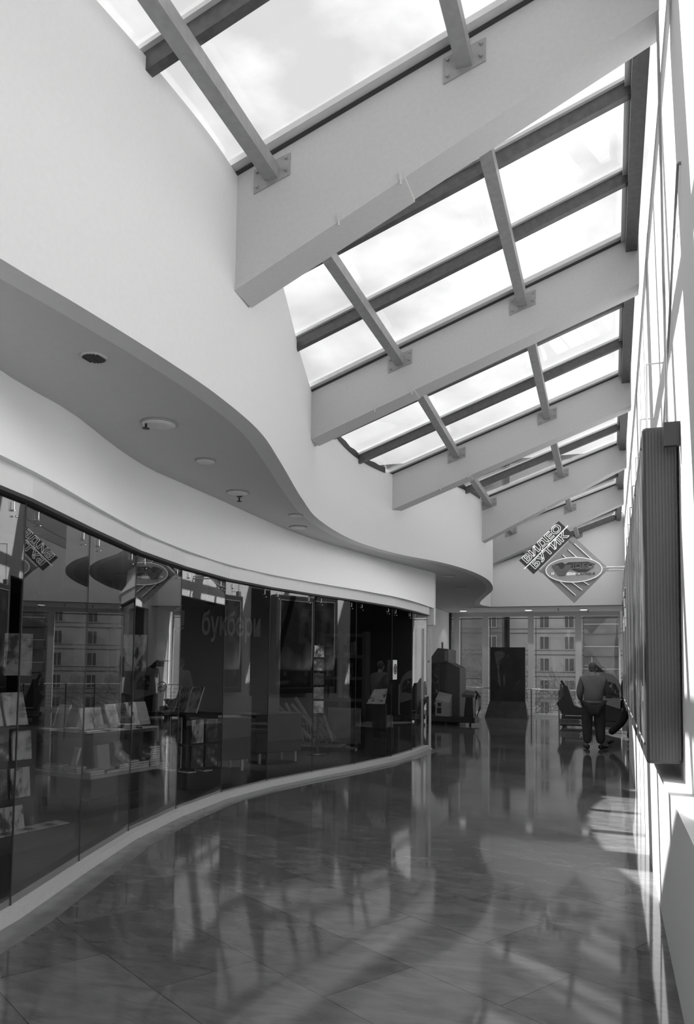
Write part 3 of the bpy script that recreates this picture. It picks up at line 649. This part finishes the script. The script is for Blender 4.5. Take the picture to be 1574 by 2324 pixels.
# man seen from behind, facing away (+y)
Jm=dict(pel=(0,0,.92),pel2=(0,0,.90),sp=(0,0,1.12),ch=(0,0,1.36),nk=(0,.01,1.49),nt=(0,.02,1.55),hd=(.0,.04,1.645),
 ls=(-.20,0,1.40),le=(-.27,.03,1.13),lw=(-.22,.2,.98),rs=(.20,0,1.40),re=(.29,.10,1.14),rw=(.22,.36,1.12),
 lh=(-.11,0,.86),lk=(-.125,.03,.48),la=(-.12,0,.10),lt=(-.15,.17,.045),rh=(.11,0,.86),rk=(.13,.03,.48),ra=(.14,.02,.10),rt=(.27,.1,.045))
man=person('stocky man in grey jacket and dark trousers standing with his back turned',(-.35,16.5,0),R_(8),Jm,(JK,TR),1.12,(.25,1,-.1),.10)
wb=MB(); wb.lathe([(.205,0),(.215,.03),(.20,.06)],(0,0,.93),24); wb.v=[(v[0]*1.1,v[1]*.85,v[2]) for v in wb.v]; wb.build('jacket_waistband',JK,man)
# bending person at the parapet
Jb=dict(pel=(0,0,.93),pel2=(0,0,.91),sp=(.0,.02,1.13),ch=(.02,.04,1.37),nk=(.03,.05,1.50),nt=(.03,.06,1.56),hd=(.04,.07,1.65),
 ls=(.0,-.15,1.40),le=(-.08,-.18,1.14),lw=(-.02,-.16,.92),rs=(.03,.22,1.40),re=(.10,.24,1.14),rw=(.22,.2,.95),
 lh=(0,-.09,.87),lk=(-.10,-.09,.50),la=(-.38,-.1,.22),lt=(-.32,-.1,.06),rh=(0,.09,.87),rk=(.12,.09,.48),ra=(.05,.09,.10),rt=(.24,.09,.045))
person('person in dark clothes stepping into the right side shop opening, one foot trailing',(.33,17.95,0),0,Jb,(DK,DK),.9,(1,.1,-.1),.02)
# shop guard in suit, arms crossed, facing camera (-y local)
Jg=dict(pel=(0,0,.92),pel2=(0,0,.88),sp=(0,0,1.12),ch=(0,0,1.36),nk=(0,0,1.49),nt=(0,-.01,1.55),hd=(.0,-.02,1.65),
 ls=(.19,0,1.41),le=(.26,-.06,1.15),lw=(.02,-.25,1.19),rs=(-.19,0,1.41),re=(-.26,-.06,1.15),rw=(-.02,-.26,1.14),
 lh=(.1,0,.86),lk=(.11,-.02,.48),la=(.12,0,.10),lt=(.15,-.18,.045),rh=(-.1,0,.86),rk=(-.11,-.02,.48),ra=(-.12,0,.10),rt=(-.15,-.18,.045))
g=person('man in dark suit, white shirt and tie with arms crossed inside the shop',(-7.65,12,.03),R_(35),Jg,(SU,SU),1.0,(0,-1,0),.02)
MB().prism([(-.065,0),(.065,0),(0,-.24)],0,.012,M=Matrix.Translation((0,-.168,1.50))@Matrix.Rotation(R_(84),4,'X')).build('shirt_front',PAPER,g)
MB().prism([(-.018,.0),(.018,0),(.026,-.2),(0,-.23),(-.026,-.2)],0,.012,M=Matrix.Translation((0,-.182,1.485))@Matrix.Rotation(R_(84),4,'X')).build('tie',BLACK,g)

# ---------------------------------------------------------------- arcade corner, left
AC=mat('arcade_art',.05,.4,.03,9); AG=mat('arcade_console_grey',.27,.4,.02,9)
t=thing('shooting_arcade_machine','tall arcade cabinet with pale control console and dark marquee before the far left window','arcade machine',(-4.5,22.4,0),R_(-8))
x0=-.38
MB().prism([(-.5,.0),(.42,.0),(.42,1.62),(.1,1.78),(-.5,1.78)],-.26,.30,M=Matrix.Rotation(R_(90),4,'X')).build('cabinet',DGREY,t)
MB().hexa([(-.56,-.34,1.78),(.1,-.40,1.78),(.1,.30,1.78),(-.56,.30,1.78),(-.24,-.34,2.2),(.1,-.40,2.15),(.1,.30,2.15),(-.24,.30,2.2)]).build('marquee',mat('marquee_dark',.075,.4),t)
MB().box(.0,.12,-.42,-.3,1.82,2.12,b=.01).build('marquee_side_light',MGREY,t)
MB().box(-.17,.01,-.33,-.26,.95,1.76,b=.01).build('screen',mat('screen_dark',.03,.1),t)
MB().box(-.5,-.24,-.31,-.262,.3,1.74).build('side_art',ramp_mat('arcade_side_art',[(.45,.012),(.6,.05),(.72,.5)],6,detail=5),t)
MB().tube((-.22,0,2.18),(-.22,0,2.38),.03).build('beacon',MGREY,t)
cs=MB().hexa([(-.2,-.62,.22),(.2,-.62,.22),(.2,-.33,.22),(-.2,-.33,.22),(-.2,-.62,.72),(.2,-.62,.62),(.2,-.33,.86),(-.2,-.33,.93)]); cs.build('control_console',AG,t)
q=MB(); q.box(-.13,-.03,-.63,-.62,.52,.62); q.box(-.15,-.02,-.63,-.62,.32,.48); q.build('coin_door',BLACK,t)
MB().box(-.52,.98,-.66,-.2,.08,.24,b=.01).build('base',BLACK,t)
for px,py in ((-.4,-.55),(.1,-.55),(.45,-.5),(.8,-.5)): MB().lathe([(.03,0),(.035,.04),(.02,.08)],(px,py,0),10).build('foot',DGREY,t)
q=MB().hexa([(.64,-.6,.24),(.92,-.6,.24),(.92,-.36,.24),(.64,-.36,.24),(.70,-.6,.82),(.90,-.6,.82),(.90,-.36,.82),(.70,-.36,.82)]); q.build('gun_pedestal',BLACK,t)
MB().hexa([(.60,-.62,.80),(.94,-.62,.80),(.94,-.34,.80),(.60,-.34,.80),(.58,-.62,.88),(.94,-.62,.86),(.92,-.34,.96),(.62,-.34,1.0)]).build('pedestal_head',DGREY,t)
q=MB(); 
for k in range(3):
    q.path([(.96+.03*k,-.5,.95),(1.03+.03*k,-.5,.85),(1.06+.02*k,-.5,.5),(1.0,-.5,.24+.03*k),(.94,-.5,.3),(.95,-.5,.6),(.97,-.5,.85)],.010,6)
q.build('hose',BLACK,t)
q=MB().tube((.96,-.5,.98),(1.08,-.5,.82),.03); q.tube((1.0,-.5,.9),(.98,-.5,.74),.022); q.build('light_gun',BLACK,t)
# dark chair like silhouette left of the machine
t=thing('arcade_seat','dark arcade side panel leaning left of the tall arcade cabinet','arcade seat',(-5.2,22.2,0)); MB().hexa([(-.2,-.2,.02),(.1,-.2,.02),(.1,.2,.02),(-.2,.2,.02),(-.1,-.2,.62),(.1,-.2,.78),(.1,.2,.78),(-.1,.2,.62)]).build('panel',BLACK,t); MB().box(-.22,.12,-.22,.22,0,.03).build('foot',DGREY,t)
# ---------------------------------------------------------------- film standee
t=thing('film_standee','tall dark film poster standee on a flared base before the far windows','standee',(-3.26,26.0,0))
MB().box(-.575,.575,-.05,.05,.5,2.335,b=.006).build('panel',mat('standee_black',.012,.5),t)
p=MB().box(-.53,.53,-.056,-.05,.55,2.29).build('poster',ramp_mat('standee_art',[(.42,.010),(.6,.02),(.8,.05)],2.5,detail=6,rough=.5),t)
MB().prism([(-.44,2.18),(-.2,2.22),(-.06,2.1),(-.22,1.9),(-.28,1.6),(-.24,1.35),(-.2,1.0),(-.3,1.1),(-.33,1.6)],.056,.059,M=Matrix.Rotation(R_(90),4,'X')).build('pale_wedge',mat('art_grey',.08,.6,.03,9),p)
MB().prism([(-.14,1.42),(-.08,1.4),(-.06,1.2),(-.12,.98),(-.14,1.15)],.056,.059,M=Matrix.Rotation(R_(90),4,'X')).build('pale_streak',mat('art_grey',.08,.6,.03,9),p)
MB().prism([(.26,1.12),(.42,1.26),(.40,1.18),(.3,1.08)],.056,.059,M=Matrix.Rotation(R_(90),4,'X')).build('pale_streak',mat('art_grey2',.05,.6),p)
MB().prism([(-.02,2.05),(.02,2.08),(.05,2.03),(.0,2.0)],.056,.059,M=Matrix.Rotation(R_(90),4,'X')).build('pale_spot',mat('art_grey',.08,.6,.03,9),p)
MB().hexa([(-.72,-.3,0),(.68,-.3,0),(.68,.2,0),(-.72,.2,0),(-.59,-.06,.54),(.58,-.06,.54),(.58,.06,.54),(-.59,.06,.54)]).build('flared_base',ramp_mat('standee_base',[(.4,.012),(.7,.03)],4,rough=.5),t)

# ---------------------------------------------------------------- racing machine, right
t=thing('racing_arcade_machine','racing arcade machine with bucket seat and curved screen cabinet at the far right','arcade machine',(-.6,22.6,0))
MB().box(-.76,.86,-.35,.35,.06,.2,b=.01).build('base',BLACK,t)
for px in (-.65,-.1,.7): MB().box(px-.05,px+.05,-.3,.3,0,.06).build('foot',DGREY,t)
sp=MB().box(-.77,-.1,-.365,-.35,.10,.25).build('side_plate',MGREY,t)
textmesh('O SCORPIO',.10,.003,Matrix.Translation((-.47,-.368,.185))@Matrix.Rotation(R_(90),4,'X'),sx=.95,bold=.002).build('lettering',BLACK,sp)
q=MB()
for a in range(6):
    for b in range(4):
        if (a+b)%2: q.box(-.24+a*.04,-.2+a*.04,-.372,-.366,.09+b*.04,.13+b*.04)
q.build('chequer_flag',PAPER,sp)
MB().box(-.72,.1,-.3,.3,.2,.36,b=.02).build('seat_platform',BLACK,t)
MB().box(-.62,-.1,-.32,.32,.33,.35).build('platform_trim',ALU,t)
seat=MB().prism([(-.70,.36),(-.15,.36),(-.05,.50),(.0,.58),(-.25,.56),(-.38,.62),(-.50,.98),(-.56,1.16),(-.68,1.16),(-.66,.9),(-.86,.66)],-.24,.24,M=Matrix.Rotation(R_(90),4,'X')); autosm(seat.build('bucket_seat',BLACK,t))
q=MB()
for yy in (-.1,.1): q.tube((-.62,yy,1.1),(-.74,yy,1.30),.028)
q.build('headrest_post',BLACK,t)
MB().prism([(-.78,1.22),(-.74,1.2),(-.6,.72),(-.82,.8)],-.28,-.26,M=Matrix.Rotation(R_(90),4,'X')).build('pale_side_shield',MGREY,t)
MB().prism([(.2,.75),(.86,.55),(.87,1.15),(.78,1.35),(.62,1.5),(.45,1.55),(.30,1.5),(.25,1.2)],-.32,.32,M=Matrix.Rotation(R_(90),4,'X')).build('screen_cabinet',AG,t)
MB().prism([(.40,1.28),(.55,1.30),(.70,1.25),(.80,1.05),(.80,.85),(.45,.85)],.321,.33,M=Matrix.Rotation(R_(90),4,'X')).build('side_art',ramp_mat('race_art',[(.42,.012),(.56,.06),(.68,.45)],9,detail=5),t)
MB().box(.3,.84,-.28,.28,.2,.7,b=.01).build('pedestal',BLACK,t)
MB().hexa([(.15,-.3,1.55),(.45,-.3,1.55),(.45,.3,1.55),(.15,.3,1.55),(.15,-.3,1.75),(.22,-.3,1.76),(.22,.3,1.76),(.15,.3,1.75)]).build('top_hood',BLACK,t)
MB().box(-.1,.2,-.28,.28,1.72,1.75).build('canopy',ALU,t)
MB().tube((.1,0,1.75),(.1,0,1.98),.012).build('antenna',ALU,t)
q=MB(); q.tube((.9,-.3,.2),(.9,-.3,1.1),.02); q.tube((.86,-.3,.2),(.9,-.3,.2),.02); q.build('support_pole',ALU,t)
q=MB(); q.path([(.1+.14*math.cos(a*PI/8),-.05,.95+.14*math.sin(a*PI/8)) for a in range(16)],.016,6,closed=True); q.tube((.1,-.05,.95),(.28,-.05,.9),.03); q.build('steering_wheel',BLACK,t)

# ---------------------------------------------------------------- bookshop interior
FZ=.03
# sign partition
A=Vector((-7.3,11.3)); B=Vector((-5.85,13.2)); d=(B-A); L=d.length; ang=math.atan2(d.y,d.x)
t=thing('sign_partition','dark wall panel in the shop carrying a book logo and pale shop name','sign wall',(A.x,A.y,FZ),ang)
MB().box(0,L,0,.14,0,3.05).build('panel',SIGNWALL,t)
LET=mat('pale_sign_letters',.7,.6)
Mt=Matrix.Translation((1.38,-.012,2.30))@Matrix.Rotation(R_(90),4,'X')
textmesh('букбери',.58,.01,Mt,sx=.50,bold=.012).build('shop_name',LET,t)
q=MB(); Ml=Matrix.Translation((.36,-.012,2.36))@Matrix.Rotation(R_(90),4,'X')@Matrix.Diagonal((.8,.8,1,1))
q.prism([(-.14,.16),(-.06,.2),(0,.14),(.06,.21),(.14,.2),(.13,-.12),(.06,-.13),(0,-.19),(-.05,-.14),(-.11,-.13)],0,.02,M=Ml)
q.prism([(-.11,-.19),(-.05,-.18),(0,-.23),(.06,-.17),(.13,-.15),(.13,-.19),(.05,-.22),(.0,-.29),(-.05,-.23),(-.11,-.24)],0,.02,M=Ml)
q.prism([(-.09,.30),(-.05,.25),(.0,.27),(.06,.32),(.09,.32),(.06,.25),(0,.22),(-.06,.23)],0,.02,M=Ml)
q.build('book_logo',LET,t)
t=thing('shop_column','light grey square column inside the shop left of the sign wall','column',(-7.62,11.0,FZ),ang); MB().box(-.28,.2,-.2,.2,0,3.05).build('shaft',mat('column_grey',.16,.8),t); MB().box(-.30,.22,-.22,.22,0,.08).build('base',DGREY,t)
t=thing('dark_curtain_wall','black recess wall behind the suited man in the shop','wall panel',(-9.5,13.2,FZ),R_(38)); MB().box(-1.5,1.3,0,.1,0,3.05).build('panel',BLACK,t); MB().box(-1.5,1.3,-.02,0,0,.1).build('skirting',DGREY,t)
# low cabinets on legs
for (x,y,a,l,lab) in [(-5.75,10.25,54,1.25,'dark low cabinet on slim pale legs in front of the sign wall'),(-5.35,11.75,58,.9,'dark low cabinet on slim pale legs left of the poster roll rack')]:
    t=thing('low_cabinet',lab,'cabinet',(x,y,FZ),R_(a)); MB().box(-l/2,l/2,-.25,.25,.17,.78,b=.02).build('body',mat('cabinet_grey',.06,.6,.005,9),t); MB().box(-l/2-.01,l/2+.01,-.26,.26,.78,.8).build('top',DGREY,t)
    for u in (-1,1):
        for v in (-1,1): MB().box(u*(l/2-.1)-.02,u*(l/2-.1)+.02,v*.2-.02,v*.2+.02,0,.17).build('leg',ALU,t)
# generic book
def book(label,group,loc,rot,w,h,th,cm,cat='book',order='XYZ'):
    t=thing('book',label,cat,loc,0,group,rot=rot)
    MB().box(-w/2,w/2,-th/2,th/2,0,h,b=min(.002,th*.2)).build('cover',COV[cm],t)
    MB().box(-w/2+.003,w/2+.002,-th/2+.003,th/2-.003,.003,h+.001).build('page_block',PAPER,t)
    return t
def flatbook(label,group,loc,rz,w,h,th,cm):
    t=thing('book',label,'book',loc,rz,group)
    MB().box(-w/2,w/2,-h/2,h/2,0,th).build('cover',COV[cm],t)
    MB().box(-w/2+.004,w/2+.002,-h/2-.002,h/2+.002,.003,th-.003).build('page_block',PAPER,t); return t
# display table
TT=thing('display_table','two tier dark display table with pale edged L shaped lower shelf in the shop window','display table',(-5.2,6.87,FZ),R_(-8))
# local: x from -1.0..0, y 0..1.15
MB().box(-.95,0,.0,1.15,.355,.39).build('lower_shelf',mat('shelf_edge_pale',.42,.5),TT)
MB().box(-.95,-.02,.02,1.13,.80,.835).build('upper_shelf',DGREY,TT)
MB().box(-.8,-.2,.2,.95,0,.80).build('core',BLACK,TT)
MB().box(-.85,-.12,.1,1.05,0,.1).build('plinth',BLACK,TT)
MT=Matrix.Translation(TT.location)@Matrix.Rotation(R_(-8),4,'Z')
def tl(x,y,z): return tuple(MT@Vector((x,y,z)))
gU='books standing on the upper table tier'; gL='books on the lower table tier'
# upper tier: right edge facing +x
for k,(y,w,h,cm,lean) in enumerate([(.10,.16,.24,0,18),(.26,.15,.24,1,18),(.50,.17,.27,1,20),(.66,.15,.27,2,18),(.82,.17,.28,4,18),(1.0,.17,.28,5,20)]):
    book('book leaning on upper tier right side, %s from the corner'%ORD[k],gU,tl(-.16,y,.865),(R_(-lean),0,R_(82)),w,h,.025,cm)
for k,(x,w,h,cm) in enumerate([(-.30,.16,.2,0),(-.46,.16,.22,2),(-.64,.17,.26,5),(-.82,.16,.24,2)]):
    book('book leaning on upper tier left side, %s from the corner'%ORD[k],gU,tl(x,.15,.865),(R_(-18),0,R_(-8)),w,h,.025,cm)
for k,(x,y,n) in enumerate([(-.1,.1,1),(-.1,.45,1),(-.1,.62,3),(-.1,.95,1),(-.36,.08,2),(-.75,.08,1)]):
    for j in range(n):
        flatbook('flat book on upper tier edge, pile %s from corner, layer %s'%(ORD[k],ORD[j]),'flat books on the upper table tier',tl(x,y,.835+j*.022),R_(-8+ (82 if x>-.2 else 0)),.17 if n>1 else .22,.12,.02,(k+j)%6)
# lower tier
k=0
for (x,y,n,w,cm) in [(-.09,.12,2,.2,5),(-.09,.36,1,.2,1),(-.09,.52,3,.14,3),(-.09,.68,4,.15,0),(-.09,.84,3,.17,1),(-.09,1.03,9,.16,1),(-.32,.09,3,.2,2),(-.62,.09,3,.26,2),(-.85,.09,1,.2,5)]:
    for j in range(n):
        flatbook('flat book on lower table shelf, pile %s from corner, layer %s'%(ORD[k],ORD[j]),gL,tl(x,y,.39+j*.026),R_(-8+(90 if x>-.2 else 0)+random.uniform(-3,3)),w,.13,.024,(cm+j)%6)
    k+=1
book('grey hardcover standing open to view on the lower table shelf near the corner',gL,tl(-.12,.30,.42),(R_(-8),0,R_(82)),.18,.27,.05,5)
book('patterned book standing behind the grey hardcover on the lower table shelf',gL,tl(-.13,.55,.47),(R_(-8),0,R_(82)),.16,.24,.03,3)
book('thin white book leaning sideways on the lower table shelf',gL,tl(-.33,.08,.47),(R_(0),R_(12),R_(60)),.02,.2,.13,0)
# spinner stand
SP=thing('book_stand','square multi tier book stand with face-out covers right of the display table','book stand',(-5.3,9.05,FZ),R_(-22))
MB().box(-.26,.26,-.26,.26,.25,.92).build('core',BLACK,SP); MB().box(-.42,.42,-.36,.36,0,.22).build('base',BLACK,SP); MB().box(-.30,.30,-.30,.30,.92,.945).build('top_shelf',BLACK,SP); MB().box(-.30,.30,-.31,.31,.54,.56).build('middle_shelf',BLACK,SP)
MS=Matrix.Translation(SP.location)@Matrix.Rotation(R_(-22),4,'Z')
def sl(x,y,z): return tuple(MS@Vector((x,y,z)))
g='books on the square book stand'
for k,(x,cm) in enumerate([(-.2,4),(.0,1),(.2,0)]): book('tall book leaning back on top of the book stand, %s from the left'%ORD[k],g,sl(x,-.2+.03*k,.955),(R_(-22),0,R_(-12)),.18,.36,.02,cm)
for k,(x,z,w,h,cm,rz,yy) in enumerate([(-.14,.57,.2,.33,4,0,-.285),(.1,.57,.2,.33,1,0,-.285),(-.14,.25,.22,.28,3,0,-.285),(.1,.25,.2,.28,2,0,-.285)]):
    book('face-out book on the front of the book stand, %s'%['upper left','upper right','lower left','lower right'][k],g,sl(x,yy,z),(0,0,R_(-22)),w,h,.02,cm)
for k,(y,z,cm) in enumerate([(-.1,.57,4),(.13,.57,2),(-.1,.25,3),(.13,.25,3)]):
    book('face-out book on the right side of the book stand, %s'%['upper near','upper far','lower near','lower far'][k],g,sl(.285,y,z),(0,0,R_(68)),.19,.3,.02,cm)
for k,(x,y,n) in enumerate([(-.2,-.32,4),(.05,-.33,1),(.35,-.3,1),(.36,-.05,1)]):
    for j in range(n): flatbook('flat book on book stand base, pile %s from left, layer %s'%(ORD[k],ORD[j]),'flat books on the book stand base',sl(x,y,.22+j*.024),R_(-22),.2,.13,.022,(k+j)%6)
# left stand (cropped by the frame)
LS=thing('book_stand','tall dark book stand with stepped books at the left edge of the picture','book stand',(-5.0,5.3,FZ),R_(-10))
MB().box(-.3,.12,-.45,.33,.1,1.0).build('core',BLACK,LS); MB().box(-.4,.32,-.6,.62,0,.15).build('base',mat('stand_base',.05,.5),LS); MB().box(-.3,.17,-.46,.34,1.0,1.02).build('top_shelf',BLACK,LS)
ML=Matrix.Translation(LS.location)@Matrix.Rotation(R_(-10),4,'Z')
def ll(x,y,z): return tuple(ML@Vector((x,y,z)))
g='books on the left edge book stand'
for k,y in enumerate((-.32,-.08,.17)): book('white covered book leaning back on top of the left stand, %s from the left'%ORD[k],g,ll(.06,y,1.03),(R_(-20),0,R_(76)),.21,.30,.02,0)
for r,z in enumerate((.74,.42)):
    for k,y in enumerate((-.3,-.07,.16)): book('face-out book on the side of the left stand, %s row, %s from the left'%(['upper','lower'][r],ORD[k]),g,ll(.15,y,z),(R_(-6),0,R_(80)),.19,.25,.02,[1,3,0,4,2,4][r*3+k])
for k,y in enumerate((-.25,.05)): book('patterned book propped above the base of the left stand, %s from the left'%ORD[k],g,ll(.2,y,.16),(R_(-12),0,R_(80)),.24,.2,.02,4)
for k,y in enumerate((-.42,-.2,.02,.24,.46)): flatbook('thin magazine lying on the base of the left stand, %s from the left'%ORD[k],'magazines on the left stand base',ll(.22,y,.15),R_(-10),.18,.2,.008,0)
# rack of rolled posters
t=thing('poster_roll_rack','low dark wire rack holding leaning rolled posters','rack',(-5.3,13.8,FZ),R_(8))
MB().box(-.55,.55,-.3,.3,.0,.08).build('base',BLACK,t); MB().box(-.50,.50,-.28,.28,.08,.10).build('tray',mat('tray_pale',.28,.6,.1,30),t)
q=MB()
for k in range(12): q.tube((-.5+k*.06,-.26,.1),(-.62+k*.06,-.2,.55),.004,n=5)
for z,f in ((.3,.05),(.5,.11)): q.tube((-.55-f,-.24,z),(.25-f,-.24,z),.005,n=5)
q.build('wire_grid',ALU,t)
rolls=[((-6.466,.991),(-5.9,.45)),((-6.132,.828),(-5.312,.181)),((-6.012,.883),(-5.566,.145)),((-5.918,.86),(-5.115,.165)),((-5.874,.988),(-5.35,.35)),((-5.502,.702),(-4.99,.2)),((-5.185,.67),(-4.956,.2)),((-5.455,.62),(-5.044,.2)),((-6.624,.815),(-6.35,.60))]
for k,(a,b) in enumerate(rolls):
    yy=13.56+.085*[0,1,2,3,4,5,1,3,0][k]; tt=thing('rolled_poster','pale rolled poster leaning in the rack, %s from the left by its top end'%ORD[[1,2,3,4,5,6,8,7,0][k]],'rolled poster',(b[0],yy,b[1]),0,'rolled posters in the rack')
    MB().tube((b[0],yy,b[1]),(a[0],yy+.12,a[1]),.038,n=12).build('roll',mat('roll_paper',.30,.7,.06,10),tt,world=True)
    MB().tube((a[0],yy+.12,a[1]),(a[0]-.006,yy+.122,a[1]+.006),.028,n=12).build('hollow_end',GASK,tt,world=True)
t=thing('rolled_poster','dark cardboard tube lying on the shop floor right of the rack','rolled poster',(-4.6,13.9,.1)); MB().tube((-4.95,13.9,.10),(-4.52,13.75,.07),.04).build('roll',MGREY,t,world=True); MB().tube((-4.52,13.75,.07),(-4.515,13.748,.07),.03).build('hollow_end',PAPER,t,world=True)
t=thing('framed_picture','framed picture standing on the floor behind the poster rolls','picture',(-4.95,14.3,FZ),R_(-6),rot=None); MB().box(-.35,.35,-.02,.02,.1,.78,b=.004).build('frame',mat('frame_grey',.32,.5),t); MB().box(-.32,.32,-.026,-.02,.13,.74).build('picture',COV[5],t); MB().box(-.3,.3,-.1,.1,0,.1).build('stand',BLACK,t)
# bookcase at the back
t=thing('bookcase','tall grid bookcase at the back of the shop behind the poster rolls','bookcase',(-5.2,14.9,FZ)); q=MB()
for x in (-.5,0.0,.5): q.box(x-.04,x+.04,-.15,.15,0,2.3)
for k in range(6): q.box(-.5,.5,-.15,.15,k*.44,k*.44+.06)
q.build('frame',mat('bookcase_grey',.13,.6),t); MB().box(-.5,.5,.13,.15,0,2.28).build('back_panel',BLACK,t)
for r in range(5):
    for c_ in (0,1):
        n=random.randint(3,5); x=-.44+c_*.5
        for j in range(n):
            ww=random.uniform(.025,.05); h=random.uniform(.2,.3)
            bk=thing('book','small book in grid bookcase, shelf %s from bottom, %s column, %s in row'%(ORD[r],['left','right'][c_],ORD[j]),'book',(-5.2+x+ww/2,14.85,FZ+r*.44+.06),0,'books in the grid bookcase')
            MB().box(-ww/2,ww/2,-.08,.08,0,h).build('cover',COV[random.choice([1,2,2,5,2])],bk); x+=ww+.012
# magazine rack and map display near the right end of the glass
t=thing('map_display','dark stand with crumpled white map sheets near the right end of the shop glass','display stand',(-4.0,13.3,FZ),R_(12)); MB().box(-.18,.18,-.14,.14,0,.92).build('pedestal',BLACK,t)
MB().hexa([(-.16,-.16,.93),(.14,-.16,.93),(.16,.0,.93),(-.14,.0,.93),(-.04,-.02,1.18),(.2,-.04,1.2),(.2,.02,1.2),(-.04,.04,1.18)]).build('map_sheet',ramp_mat('map_print',[(.45,.75),(.55,.6),(.62,.1)],9,detail=3),t)
t=thing('map_poster','square white poster with a compass rose on the far storefront glass','poster',(-3.56,12.95,1.40),R_(92),rot=None)
MB().box(-.13,.13,-.002,.002,0,.34).build('sheet',PAPER,t)
q=MB(); q.path([(.085*math.cos(a*PI/10),-.006,.18+.085*math.sin(a*PI/10)) for a in range(20)],.008,5,closed=True)
for a in range(8): q.tube((0,-.005,.18),(.08*math.cos(a*PI/4),-.005,.18+.08*math.sin(a*PI/4)),.010,.002,n=5)
q.build('compass_rose',BLACK,t); t.rotation_euler=(0,0,R_(90))
for k in range(3):
    t=thing('carton','flat pale carton in a short stack behind the far storefront glass, %s from the bottom'%ORD[k],'box',(-4.25,14.55,.45+k*.075),R_(10+4*k),group='pale cartons'); MB().box(-.2,.2,-.14,.14,0,.07,b=.003).build('carton_body',mat('carton_pale',.36,.7),t); MB().box(-.2,.2,-.015,.015,.07,.071).build('tape',MGREY,t)
t=thing('carton_pedestal','dark low pedestal under the pale cartons','pedestal',(-4.25,14.55,FZ),R_(10)); MB().box(-.22,.22,-.16,.16,0,.42,b=.005).build('body',DGREY,t)
t=thing('magazine_rack','narrow tall magazine rack with stacked covers right of the poster rolls','magazine rack',(-5.0,13.0,FZ),R_(30)); MB().box(-.02,.02,-.02,.02,0,2.0).build('pole',BLACK,t); MB().lathe([(.2,0),(.2,.02),(.03,.04)]).build('foot',BLACK,t)
for k in range(5): MB().box(-.09,.09,-.05,-.03,.75+k*.25,.96+k*.25).build('magazine',COV[k%5],t)
for k,(x,y,z,l) in enumerate([(-5.2,7.6,1.95,'small pale poster hanging above the display table'),(-5.6,6.2,1.9,'narrow pale printed banner hanging left above the display table')]):
    t=thing('hanging_poster',l,'poster',(x,y,z),R_(35)); MB().box(-.13,.13,-.004,.004,-.42,0).build('sheet',COV[4 if k==0 else 0],t); MB().tube((0,0,0),(0,0,3.1-z),.004,n=5).build('cord',BLACK,t)

# fill lamps added to brighten the dim shop, hidden from reflections by deep shades
for x,y,l,e in ((-5.6,7.6,'above the display table',10),(-6.0,11.0,'in front of the sign wall',14),(-4.9,12.6,'above the poster roll rack',8),(-7.6,9.0,'in the middle of the shop',14)):
    t=thing('shop_fill_lamp','added fill lamp in a dark cylinder inside the shop '+l,'lamp',(x,y,3.1))
    q=MB(); n=20
    q.lathe([(.17,0),(.17,-.5),(.15,-.5),(.15,-.01)]); q.f=[f for f in q.f if len(f)==4]; q.sm=[True]*len(q.f); q.build('shade',BLACK,t)
    ld=bpy.data.lights.new('shop_fill_light','AREA'); ld.shape='DISK'; ld.energy=e*6; ld.size=.2; lo=bpy.data.objects.new('shop_fill_light',ld); C.objects.link(lo); lo.parent=t; lo.location=(0,0,-.03)
